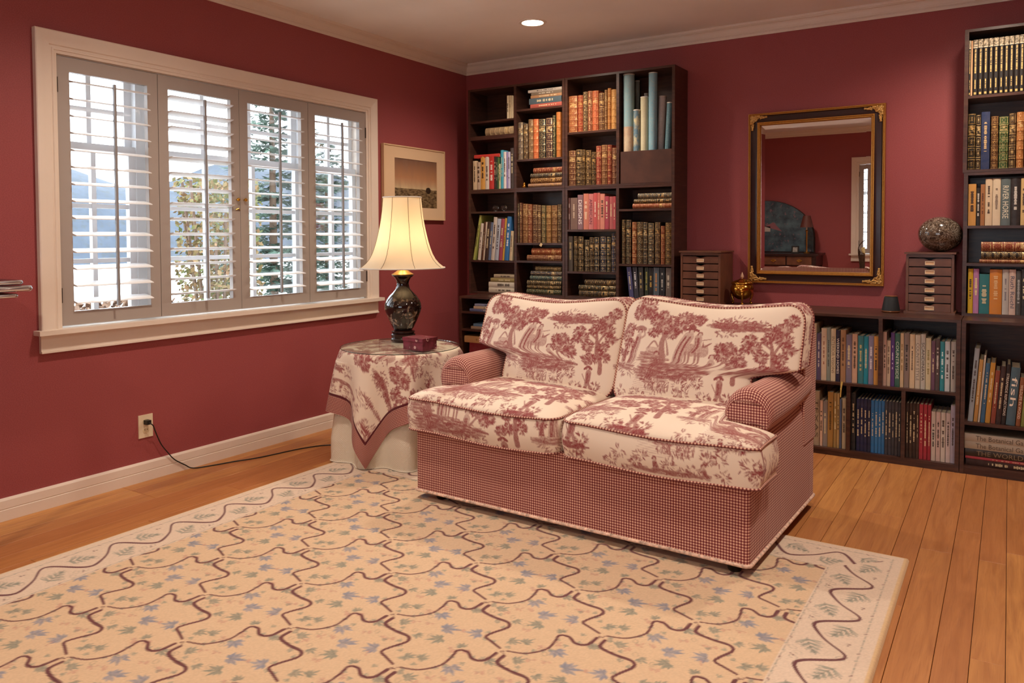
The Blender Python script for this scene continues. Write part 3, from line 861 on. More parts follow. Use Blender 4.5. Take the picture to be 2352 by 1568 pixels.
standing(K4, 1.103, YS, 1.44, 'above the hanging paper tag', 'tooled books above the paper tag', '''
718 742 245 2c2c28 L slim black
745 772 237 5a3226 L slim brown
778 838 250 7a5030 L tan panelled gilt
840 888 255 7a3a26 L red brown gilt
897 957 260 4c2c24 L dark rosette
960 998 265 54382a L slim rosette
1005 1052 268 5e5a40 L olive gilt
1062 1118 270 8a6238 L gold block tooled
1127 1193 268 70482c L cream diaper tooled
1198 1245 258 3a2620 L dark brown gilt''', xlim=0.936, xmin=0.5815)
lying(K4, 0.982, YS, 'under the hanging paper tag', 'russet books under the paper tag', '''
890 1247 777 860 8c3c24 L rust gilt
835 1250 868 938 6e4030 L brown faded gilt''', xmax=0.935)
lying(K4, BT+TH, YS, 'just above the sofa left cushion', 'dark gilt stack above the sofa', '''
935 1250 980 1040 3a3a2c L dark olive gilt
880 1253 1048 1104 2a3040 L navy gilt
872 1253 1109 1166 1f4a50 L teal gilt
835 1250 1171 1230 241f1c L black rosette
835 1245 1236 1281 1c2020 L slim black
832 1245 1286 1350 24382c L dark green gilt''', xmax=0.935)
standing(K5, 1.191, YS, 1.44, 'on the pink row', 'pink and brown row', '''
70 103 180 5c3a36 J slim brown~~eadfd4
106 187 178 7c6258 C grey brown cloth~~cdb49a
190 255 142 8c6a70 J mauve lettered~DESIGNS~f6efe6
260 321 128 d0806a J salmon~~f0d0b0
323 378 130 cf7c78 J pink~AMERICAN~6a3040
380 425 120 c85a58 J coral~~f0dcc8
428 459 118 cc7064 J slim salmon
461 513 130 d68a76 J pale salmon
516 566 160 a84452 J rose red
572 615 163 b05a58 J dusty rose
617 648 160 b0484c J rosy red''', xlim=1.3245, xmin=0.977)
standing(K5, 0.917, YS, 1.17, 'on the row under the pink books', 'black gilt row under the pink books', '''
70 130 640 4c443c C plain grey brown~~a08c60
138 185 638 201c18 L black gold banded
190 257 640 2c261e L wide black gold
268 325 680 262220 L short black gold
327 382 650 1e1c1c L black diagonal tooled
385 447 648 262a30 L blue black
457 527 640 1f2a40 L navy rosette
533 585 645 2a3230 L dark green grey
592 645 605 243048 L tall navy''', xlim=1.3245, xmin=0.977)
lying(K5, BT+TH, YS, 'behind the gap between sofa cushions', 'black gilt stack behind the sofa gap', '''
275 648 1157 1231 2a2420 L black label panelled
200 648 1241 1305 1e2420 L black lattice tooled
205 648 1311 1384 1c2022 L black ring tooled''', xmax=1.3245)
lying(K5, 1.318, YS, 'under the wooden drop panel', 'stack under the drop panel', '''
912 1318 97 167 3a4040 L slate gold squares
865 1318 178 231 28241f L slim black gilt
850 1318 237 301 8e3c26 L red gilt''', xmax=1.694)
standing(K5, 0.972, YS, 1.30, 'under the red-bottomed stack', 'gilt row beside the drawer chest', '''
718 762 440 26221e L slim black tooled
768 828 440 2c2824 L black cream banded
840 895 468 8a4e30 L copper brown
900 970 465 24201c L black gold striped
975 1025 468 3a3632 L slim charcoal
1033 1103 480 3c3832 L olive black
1113 1178 470 2a2422 L black diamond dotted
1185 1235 515 7c4030 L short red brown
1240 1316 475 4a3c28 L gold block''', xlim=1.6935, xmin=1.346)
standing(K5, BT+TH, YS, 0.955, 'in the bay nearest the drawer chest', 'dark modern books by the drawer chest', '''
812 866 1005 4a4a74 J@-6 violet blue leaning
872 925 1012 3a3a42 J@-4 charcoal leaning~~e0e0e0
930 985 1014 35332f J@-2 dark grey~~b09a60
996 1040 1015 2c3626 J dark green~~a8a050
1045 1095 1020 1e1c1a J black gold lettered~~caa24a
1100 1168 1015 56646c J grey blue~~c08a54
1178 1235 1015 25282a J black jacketed~~c9c6ba
1248 1312 1018 6e6258 J taupe jacketed~~d8ceb8''', xlim=1.6935, xmin=1.346)
# corner base cabinet (behind the table lamp)
KB = (1040, 660, 8.714); YB = -0.44
lying(KB, 0.639, YB, 'on upper shelf behind the red box', 'flat books behind the lamp table', '''
435 1150 290 340 93a0c0 J pale blue
415 1150 346 400 d8c8a4 J cream
335 1150 405 460 7484b4 J blue''', depth=0.24, xmax=0.978)
lying(KB, 0.519, YB, 'on middle shelf behind the red box', 'flat books behind the lamp table', '''
410 1150 697 755 5f8cae J sky blue
360 1150 765 822 b9ad98 J beige''', depth=0.24, xmax=0.978)
lying(KB, 0.040, YB, 'low behind the sofa arm', 'big books low behind the sofa arm', '''
230 1100 1035 1170 c8a673 J wide tan~~8a6a44
330 1000 1180 2330 7c2430 J big dark red''', depth=0.26, xmax=0.978)
# long low bookcase right of the sofa
KM = (1840, 700, 3.92); YM = -0.435
standing(KM, 0.386, YM, 0.725, 'on upper shelf touching the sofa', 'upper row right of the sofa', '''
48 84 165 b9a88c J beige
88 138 165 cfc4a8 C cream cloth
140 180 255 585070 J purple grey~~d8d0c8
182 230 210 d4bfa6 J white lettered~~9a5c40
232 265 205 8a948c J sage~~404848
268 312 215 d4c4a4 C buff~INTERIOR VISIONS~7c6a54
316 350 230 2a2a44 J navy lettered~WEEKEND HOMES~efe8dc
355 402 225 a8805c C tan cloth~~5a4030
405 457 268 7c7488 J mauve grey
460 507 262 cca68c J peach pictured
512 562 278 3c7c84 J teal~~d0c080
565 605 283 1f8aa0 J bright teal
608 654 278 8c88a4 J lilac white~~efeaf0
656 695 283 cf9448 C orange cloth''', depth=0.22, xlim=2.882)
standing(KM, 0.386, YM, 0.725, 'in upper bay right of orange book', 'upper row beside the base divider', '''
732 770 243 c9a898 J white and brown
772 805 320 cbb8a0 J short cream~~6a5848
808 843 250 5a3f80 J purple~~d8cce0
846 890 258 3c6c60 J green~COUNTRYSIDE~d4e0d0
894 925 255 d0b894 J cream~~8a7040
929 975 255 8a7a72 J grey pictured~~202020~S
979 1025 265 d8c09c J wide cream~~4a3c34
1029 1075 270 cfc4b0 J white~COUNTRY STYLE~6c645c
1079 1121 265 c0bcb0 J pale grey~SCANDINAVIA~38383c
1124 1170 300 cfc4a0 J straw~~8a8050
1173 1208 325 6a4c60 J dark and pink
1211 1250 305 544848 J charcoal~~d8d0c4
1253 1293 330 2e8894 J teal~~d8f0f0
1296 1342 330 c4ccd0 J white teal patterned
1350 1395 333 b0a8a0 J grey''', depth=0.22, xlim=3.226, xmin=2.9025)
standing(KM, 0.036, YM, 0.37, 'on low shelf touching the sofa', 'lower row right of the sofa', '''
84 110 800 b4a48c J cream striped
115 165 775 ab987e C greige cloth~TEXAS~5a4c40
170 194 860 d8b49c J pinkish white
196 237 868 8c8480 J black and white patterned
240 290 785 a67c3c C ochre cloth~~4a3410~S
295 322 795 a4844c C slim tan
325 345 797 bc9c64 C slim buff
347 366 850 56627c J short blue
370 404 840 b8a688 J cream with ribbon''', depth=0.22, xlim=2.735)
def series(key, cols, zs):
    pass
standing(KM, 0.036, YM, 0.37, 'in lower middle bay', 'matching annuals in the lower middle bay', '''
452 490 795 2c2c2c C black lettered
498 530 845 22264a C navy
532 562 845 24284c C navy blue
564 595 847 222648 C dark navy
598 628 850 20243f C midnight navy
630 660 860 2a6ca4 C bright blue
663 692 862 3274ac C cobalt
695 722 864 2f70a8 C azure
725 752 866 2c6aa0 C royal blue
755 782 868 3a3c44 C slate
785 812 870 3c3c44 C grey slate
815 842 872 38383e C dark slate
845 872 876 403c40 C iron grey
875 899 880 343238 C graphite''', depth=0.22, xlim=2.991)
standing(KM, 0.036, YM, 0.37, 'in lower bay beside the right base', 'annuals in the lower right bay', '''
945 970 883 3c2c24 C dark brown
974 1001 884 443228 C umber
1004 1033 886 3a2a22 C coffee brown
1036 1062 888 463228 C bitter brown
1065 1100 896 a83440 C red
1104 1136 898 a4303c C crimson
1140 1170 902 9c2c38 C deep red
1173 1211 960 c8bcb0 J short white~~40403c
1215 1256 965 cbb4ac J pinkish white spotted
1260 1300 970 cec4b8 J white red dotted
1304 1345 975 c8b8b4 J off-white
1348 1390 905 a8a0b0 J lilac grey''', depth=0.22, xlim=3.226)
# right base and right tall bookcase
KR = (2180, 720, 3.92)
standing(KR, 0.252, YM, 0.72, 'under the yellow book at right', 'leaning books in the right base', '''
176 222 310 9aa4ac J@4 tall blue and white leaning
226 262 412 b98c50 J@4 tan leaning
266 284 372 c4b8a8 J@4 thin white leaning
287 326 445 3c6484 J@4 blue leaning
329 374 442 c08c3c C@4 golden cloth leaning
378 420 512 8a4434 C@4 rust cloth leaning
424 470 472 3c2c2c J@4 dark brown leaning
474 512 456 241e20 J@4 black leaning~STREAMSIDE REFLECTIONS~e8dccc
516 600 485 4a6470 J@4 wide slate leaning~fish~f0e4d0~S
604 645 575 8a5434 J@4 brown leaning~WILDLIFE IN WOOD~ecd8c0
650 700 552 7c7c3c C@4 olive leaning''', depth=0.24)
lying(KR, 0.040, YM, 'in stack at the right base bottom', 'big books in the right base bottom', '''
140 900 1052 1122 b8ac98 J pale grey lettered~The Botanical Garden~5a5044
140 900 1128 1196 b4a892 J grey white lettered~The Botanical Garden~5a5044
145 900 1205 1272 33291f J dark lettered~THE WORLD OF~8a7a5c
145 900 1290 1312 b04450 C thin red
150 900 1318 1378 3a2420 C maroon black''', depth=0.27)
KT = (2190, 30, 4.126); KU = (2190, 380, 4.126)
standing(KT, 1.843, YS, 2.15, 'of the picture-topped series', 'black picture-topped series', '''
135 166 262 1c1512 N black picture-topped
168 184 262 c99a70 C thin apricot
188 232 254 1c1512 N black picture-topped
237 281 247 1c1512 N black picture-topped
286 331 242 1c1512 N black picture-topped
337 379 236 1c1512 N black picture-topped
384 430 230 1c1512 N black picture-topped
436 480 226 1c1512 N black picture-topped
485 528 220 1c1512 N black picture-topped
532 576 215 1c1512 N black picture-topped
581 627 208 1c1512 N black picture-topped
631 676 202 1c1512 N black picture-topped
681 726 196 1c1512 N black picture-topped
731 776 190 1c1512 N black picture-topped''', depth=0.17, xmin=3.2485)
standing(KT, 1.4745, YS, 1.82, 'under the black series', 'gilt classics under the black series', '''
139 210 950 241e16 L black gold strapwork
215 261 960 2e221a L slim dark gilt
265 346 935 1f2d52 C wide navy~~c8a878
356 426 975 4a2c1e L brown tooled
433 521 978 2f4a28 L wide green
528 593 945 38281c L dark brown gilt
600 668 935 9a5a2c L amber brown
673 740 950 5a3020 L chestnut''', xmin=3.2485)
standing(KU, 1.195, YS, 1.44, 'on the cream-jacket row', 'cream jackets on the right bookcase', '''
142 215 175 c8924c C amber cloth
218 254 210 2a2826 J slim black~~d8d0c0
257 299 178 a06c44 J brown~~5a3420
303 370 125 d4bc9c J cream
373 448 122 d6c2a4 J ivory~~8a7868
451 541 125 5c6868 J wide slate lettered~RIVER HORSE~e0d8c0
544 636 115 2a2422 J black~~d8d0c4
640 690 120 c8a870 J straw checked''', xmin=3.2545)
lying(KU, 1.007, YS, 'beside the stone sphere', 'gilt stack beside the stone sphere', '''
262 800 692 784 7c3420 L red brown gilt
262 800 792 869 241a12 L black gilt
245 800 877 914 7a3a26 L slim russet''')
standing(KU, BT+TH, YS, 0.99, 'on shelf level with drawer chest', 'bright jackets by the drawer chest', '''
138 185 978 d2aa28 J yellow
188 241 978 b87ca8 J lilac pink~~f0dca0
244 340 1028 2f7478 C wide teal cloth
343 460 985 cf8030 J wide orange~~e8b880
464 525 985 bcb4ac J silver grey~~807880
528 591 985 d0b4a4 J pale pink~Ruth Reichl~5c6070
595 641 998 50504e J dark grey~~b0b0ac
645 690 985 2c2c2c J black''', xmin=3.2545)
# ================================================================== printed fabrics (drawn stroke by stroke into arrays, stored as mesh colour)
class Canvas:
    def __init__(s, w, h, res, ch=1, wrap=False):
        s.res = res; s.nx, s.ny = int(round(w/res)), int(round(h/res)); s.a = np.zeros((s.ny, s.nx), np.float32); s.wrap = wrap
        s.layers = {}
    def seg(s, x0, y0, x1, y1, r0, r1, val=1.0, arr=None, mode='max'):
        a = s.a if arr is None else arr; R = s.res
        x0, y0, x1, y1, r0, r1 = x0/R, y0/R, x1/R, y1/R, r0/R, r1/R
        m = max(r0, r1)+1.5
        ix0, ix1 = int(math.floor(min(x0, x1)-m)), int(math.ceil(max(x0, x1)+m)); iy0, iy1 = int(math.floor(min(y0, y1)-m)), int(math.ceil(max(y0, y1)+m))
        if not s.wrap:
            ix0, iy0 = max(ix0, 0), max(iy0, 0); ix1, iy1 = min(ix1, s.nx-1), min(iy1, s.ny-1)
            if ix1 < ix0 or iy1 < iy0: return
        X, Y = np.meshgrid(np.arange(ix0, ix1+1)+0.0, np.arange(iy0, iy1+1)+0.0)
        dx, dy = x1-x0, y1-y0; L = dx*dx+dy*dy+1e-9
        t = np.clip(((X-x0)*dx+(Y-y0)*dy)/L, 0, 1)
        d = np.hypot(X-x0-t*dx, Y-y0-t*dy)
        c = np.clip((r0+(r1-r0)*t)-d+0.5, 0, 1)*abs(val)
        if s.wrap:
            yi, xi = np.ix_(np.arange(iy0, iy1+1) % s.ny, np.arange(ix0, ix1+1) % s.nx)
        else:
            yi, xi = np.ix_(np.arange(iy0, iy1+1), np.arange(ix0, ix1+1))
        if val >= 0: a[yi, xi] = np.maximum(a[yi, xi], c)
        else: a[yi, xi] = np.minimum(a[yi, xi], 1-np.clip((r0+(r1-r0)*t)-d+0.5, 0, 1)*(1+val) if False else np.where(c > 0, a[yi, xi]*(1-c), a[yi, xi]))
    def poly(s, pts, r, val=1.0, arr=None, r1=None):
        n = len(pts)-1
        for i in range(n):
            a = r if r1 is None else r+(r1-r)*i/n; b = r if r1 is None else r+(r1-r)*(i+1)/n
            s.seg(pts[i][0], pts[i][1], pts[i+1][0], pts[i+1][1], a, b, val, arr)
def sample(a, res, u, v):
    ny, nx = a.shape[:2]
    x = (u/res) % nx; y = (v/res) % ny
    x0 = np.floor(x).astype(int) % nx; y0 = np.floor(y).astype(int) % ny; fx, fy = x-np.floor(x), y-np.floor(y)
    x1, y1 = (x0+1) % nx, (y0+1) % ny
    if a.ndim == 3: fx, fy = fx[..., None], fy[..., None]
    return (a[y0, x0]*(1-fx)*(1-fy)+a[y0, x1]*fx*(1-fy)+a[y1, x0]*(1-fx)*fy+a[y1, x1]*fx*fy)
def spline(pts, n=12):
    out = []
    P = [pts[0]]+list(pts)+[pts[-1]]
    for i in range(1, len(P)-2):
        p0, p1, p2, p3 = [np.array(q, float) for q in P[i-1:i+3]]
        for k in range(n):
            t = k/n
            out.append(tuple(0.5*((2*p1)+(-p0+p2)*t+(2*p0-5*p1+4*p2-p3)*t*t+(-p0+3*p1-3*p2+p3)*t**3)))
    out.append(tuple(pts[-1])); return out

TW, TH_, TR_ = 0.745, 0.56, 0.00125
def toile():
    cv = Canvas(TW, TH_, TR_, wrap=True); K = 0.000372; rg = random.Random(3)
    def P(x, y): return ((x-60)*K, (y-40)*K)
    def st(pts, r, val, r1=None, sm=True):
        q = spline([P(*p) for p in pts], 6) if sm and len(pts) > 2 else [P(*p) for p in pts]
        cv.poly(q, r*K, val, r1=None if r1 is None else r1*K)
    def leaf(x, y, a, L, w, val):
        x1, y1 = x+math.cos(a)*L, y+math.sin(a)*L
        cv.seg(*P(x, y), *P((x+x1)/2, (y+y1)/2), w*0.4*K, w*K, val); cv.seg(*P((x+x1)/2, (y+y1)/2), *P(x1, y1), w*K, w*0.2*K, val)
    def foliage(cx, cy, rx, ry, n, L=34, w=8, lo=0.55, hi=1.0):
        for _ in range(int(n*1.35)):
            a = rg.uniform(0, 2*PI); q = math.sqrt(rg.random()); x, y = cx+rx*q*math.cos(a), cy+ry*q*math.sin(a)
            leaf(x, y, a+rg.uniform(-0.9, 0.9), L*rg.uniform(0.6, 1.2), w*rg.uniform(0.6, 1.1), rg.uniform(lo, hi))
    def clump(cx, cy, r, k=9):            # a tree clump: shadowed core with leaves round it
        st([(cx-r*0.5, cy), (cx+r*0.5, cy)], r*0.40, 0.50, sm=False)
        foliage(cx, cy, r*1.05, r*0.78, int(k*r/7.5), 34, 10)
    def hatch(cx, cy, rx, ry, n, val=0.6):
        for _ in range(int(n*1.7)):
            a = rg.uniform(0, 2*PI); q = math.sqrt(rg.random()); x, y = cx+rx*q*math.cos(a), cy+ry*q*math.sin(a); L = rg.uniform(40, 130)
            st([(x-L/2, y+rg.uniform(-6, 6)), (x, y+rg.uniform(-6, 6)), (x+L/2, y+rg.uniform(-6, 6))], rg.uniform(5, 11), rg.uniform(val*0.75, min(1, val*1.5)))
    # tree 1 (centre left)
    st([(640, 720), (610, 600), (600, 500), (625, 420), (690, 340), (790, 265), (900, 215)], 40, 0.75, 10)
    st([(615, 450), (560, 360), (490, 300)], 18, 0.75, 7); st([(690, 640), (670, 560), (640, 470)], 14, 0.7, 6); st([(760, 290), (700, 250), (640, 230)], 12, 0.7, 5)
    for c in ((500, 270, 75), (590, 330, 80), (680, 250, 60), (820, 200, 85), (930, 230, 90), (700, 400, 60), (480, 400, 55), (560, 190, 50), (780, 330, 60), (1000, 190, 50)): clump(*c)
    # foliage top left, left column
    for c in ((330, 120, 110), (270, 200, 80), (400, 190, 60)): clump(*c)
    for c in ((170, 380, 60), (140, 470, 70), (190, 560, 55), (130, 660, 50)): clump(*c, 6)
    st([(150, 780), (160, 600), (200, 420)], 10, 0.7, 4)
    # island
    hatch(930, 830, 520, 95, 150, 0.62); hatch(520, 700, 150, 90, 45, 0.55); hatch(700, 900, 250, 80, 60, 0.6)
    for c in ((760, 1010, 90), (640, 980, 70), (870, 1030, 60), (1110, 980, 80), (1180, 1060, 70), (1080, 1070, 55), (1240, 930, 60), (1380, 930, 60)): foliage(*c[:2], c[2], c[2]*0.7, 26, 48, 7)
    for i in range(18):
        x = rg.uniform(640, 980); st([(x, 1060), (x+rg.uniform(-20, 20), 1000), (x+rg.uniform(-60, 60), 950)], 6, 0.8, 2)
    for i in range(9): st([(rg.uniform(380, 420), 900+i*22), (560, 915+i*22), (rg.uniform(700, 980), 925+i*22)], 3, 0.45)
    # cottage behind the tree
    st([(440, 580), (500, 500), (560, 560)], 10, 0.7); st([(450, 600), (550, 600)], 34, 0.45, sm=False)
    def robe(pts, w0, w1, fill=0.55):
        st(pts, w0, fill, w1)
        for k in range(7):
            f = rg.uniform(-0.7, 0.7)
            st([(x+f*(w0+(w1-w0)*i/(len(pts)-1)), y) for i, (x, y) in enumerate(pts)], 5, 0.92)
    def head(x, y, r=26, hat=False):
        cv.seg(*P(x, y), *P(x+2, y+8), r*K, r*K*0.9, 0.4); st([(x-r, y+4), (x-r*0.6, y-r), (x+r*0.7, y-r), (x+r, y)], 7, 0.95)
        if hat:
            st([(x-70, y-18), (x, y-30), (x+75, y-14)], 13, 0.95); st([(x-28, y-36), (x, y-72), (x+26, y-36)], 20, 0.9)
    # man in hat, rider, donkey
    robe([(900, 420), (850, 520), (815, 640), (810, 735)], 58, 62); head(925, 360, 28, True)
    robe([(1010, 430), (1010, 520), (960, 600)], 44, 40); head(1025, 390, 24)
    st([(860, 560), (960, 560), (1060, 580)], 62, 0.6); st([(1060, 560), (1100, 530), (1120, 590), (1100, 620)], 40, 0.6, 18)
    st([(1100, 520), (1140, 490), (1165, 475)], 12, 0.85, 4); st([(1080, 520), (1070, 470)], 11, 0.85, 4)
    for x in (890, 930, 1000, 1040): st([(x, 600), (x+4, 680), (x-4, 750)], 15, 0.72, 9)
    st([(1060, 450), (1110, 440), (1155, 430)], 4, 0.9)
    # crouching woman, seated woman, sheep
    robe([(560, 700), (620, 760), (660, 860), (620, 930)], 50, 64); head(555, 650, 30); st([(545, 740), (490, 820), (450, 890)], 17, 0.45, 10); st([(600, 760), (540, 850), (490, 910)], 17, 0.5, 10)
    robe([(1190, 700), (1170, 790), (1130, 860), (1060, 880)], 42, 54); head(1190, 640, 32); st([(1090, 840), (1000, 850), (935, 890)], 26, 0.5, 10)
    st([(1250, 850), (1330, 870)], 45, 0.4); foliage(1290, 850, 70, 45, 20, 30, 6)
    # basket woman and child
    robe([(300, 470), (285, 560), (260, 660), (265, 780)], 36, 52, 0.5); head(305, 410, 26); st([(255, 375), (310, 355), (360, 372)], 24, 0.75); st([(330, 480), (372, 440), (352, 385)], 12, 0.6)
    robe([(150, 640), (145, 700), (150, 770)], 22, 34, 0.5); head(152, 602, 18)
    hatch(220, 830, 170, 40, 30, 0.55); foliage(250, 860, 150, 60, 30, 50, 7)
    # bush right of the seated woman
    st([(1230, 770), (1300, 690), (1370, 560)], 16, 0.75, 5); st([(1300, 690), (1400, 640), (1480, 610)], 11, 0.75, 4)
    for c in ((1350, 520, 70), (1440, 590, 75), (1300, 600, 70), (1490, 660, 60), (1420, 700, 55), (1270, 520, 50)): clump(*c)
    # boating group top right
    hatch(1420, 270, 300, 60, 95, 0.62); foliage(1230, 230, 110, 60, 40); foliage(1300, 360, 110, 35, 26); foliage(1640, 250, 110, 40, 26); foliage(1420, 190, 160, 40, 30)
    for x in (1280, 1380, 1480, 1580): head(x, 220, 20); robe([(x, 240), (x+10, 300)], 24, 34, 0.5)
    # right tree
    st([(1850, 900), (1830, 740), (1810, 600), (1790, 480), (1760, 380)], 34, 0.8, 12); st([(1810, 560), (1870, 430), (1880, 320)], 16, 0.75, 6); st([(1790, 500), (1700, 440), (1600, 430)], 13, 0.75, 5); st([(1770, 560), (1690, 510), (1540, 500)], 11, 0.7, 4)
    for c in ((1560, 410, 60), (1620, 500, 65), (1540, 500, 45), (1790, 320, 70), (1880, 280, 70), (1900, 400, 70), (1740, 400, 50), (1700, 600, 60), (1880, 600, 60), (1740, 740, 60), (1650, 770, 55), (1900, 720, 60), (1960, 500, 50), (1950, 200, 60)): clump(*c)
    # hunter and bushes
    robe([(1680, 920), (1680, 990), (1670, 1040)], 46, 38, 0.7); head(1665, 870, 24); st([(1610, 868), (1665, 838), (1720, 866)], 15, 0.95); st([(1655, 1040), (1650, 1110)], 14, 0.7); st([(1700, 1030), (1712, 1100)], 14, 0.7); st([(1580, 930), (1640, 1020)], 5, 0.95)
    hatch(1680, 1150, 160, 30, 26, 0.75)
    for c in ((1470, 1110, 90), (1540, 1180, 80), (1600, 1110, 60), (1740, 1180, 80), (1730, 1290, 80), (1800, 1080, 60), (1860, 1330, 50)): foliage(*c[:2], c[2], c[2]*0.75, 34, 46, 8)
    # lower band
    for c in ((430, 1110, 60), (380, 1180, 50), (720, 1160, 60), (960, 1190, 55), (1230, 1220, 60), (860, 1215, 40), (200, 1120, 70), (120, 1220, 60), (300, 1290, 60)): foliage(*c[:2], c[2], c[2]*0.7, 24, 40, 7)
    robe([(580, 1150), (590, 1200)], 24, 34, 0.6); head(575, 1118, 17); robe([(1050, 1180), (1060, 1220), (1090, 1245)], 24, 30, 0.6); head(1048, 1140, 18)
    hatch(700, 1235, 420, 22, 40, 0.6); hatch(300, 1400, 260, 40, 50, 0.6); foliage(650, 1400, 200, 60, 60); foliage(1250, 1400, 200, 70, 60); hatch(1500, 1440, 250, 30, 30)
    yy, xx = np.mgrid[0:cv.ny, 0:cv.nx]
    rs = np.random.RandomState(4); nz = rs.rand(cv.ny, cv.nx).astype(np.float32)
    a = cv.a*(0.80+0.32*nz)
    a = np.where((cv.a > 0.2) & (cv.a < 0.7) & (nz > 0.74), a*0.45, a)    # engraved look: light flecks inside tones
    return np.clip(a, 0, 1)
TOILE = toile()
CREAM, TRED = np.array(lin('ead8c4')), np.array(lin('8a2c34'))
def toile_col(u, v):
    m = sample(TOILE, TR_, u, v)[..., None]
    return CREAM*(1-m)+TRED*m
def print_mat(name, attr='Col', rough=0.8, bump=0.05, bsc=900, sheen=0.1):
    t = NT(name); a = t.n('ShaderNodeAttribute', attribute_name=attr)
    nz = t.noise(t.geo(), bsc, 1)
    t.bsdf(a.outputs['Color'], rough, 0, t.bump(nz, bump, 0.001), spec=0.2, sheen=sheen); return t.done()
M['toile'] = print_mat('toile_fabric')
def gingham_mat(name, p, dark, mid, light):
    t = NT(name); uv = t.sep(t.uvn())
    def stripe(x):
        w = t.math('SINE', t.math('MULTIPLY', x, 2*PI/p)); return t.ramp(w, -0.35, 0.35)
    a, b = stripe(uv[0]), stripe(uv[1])
    c = t.mix(a, t.mix(b, lin(light), lin(mid)), t.mix(b, lin(mid), lin(dark)))
    t.bsdf(c, 0.8, 0, t.bump(t.noise(t.geo(), 900, 1), 0.05, 0.001), spec=0.2, sheen=0.1); return t.done()
M['gingham'] = gingham_mat('gingham_fabric', 0.0100, '6a2b30', 'a5605a', 'e6c4aa')
M['welt'] = gingham_mat('gingham_welt', 0.012, '5a2428', '8c4844', 'd8b49c')
M['foot'] = plain('black_foot', '17110f', 0.35)

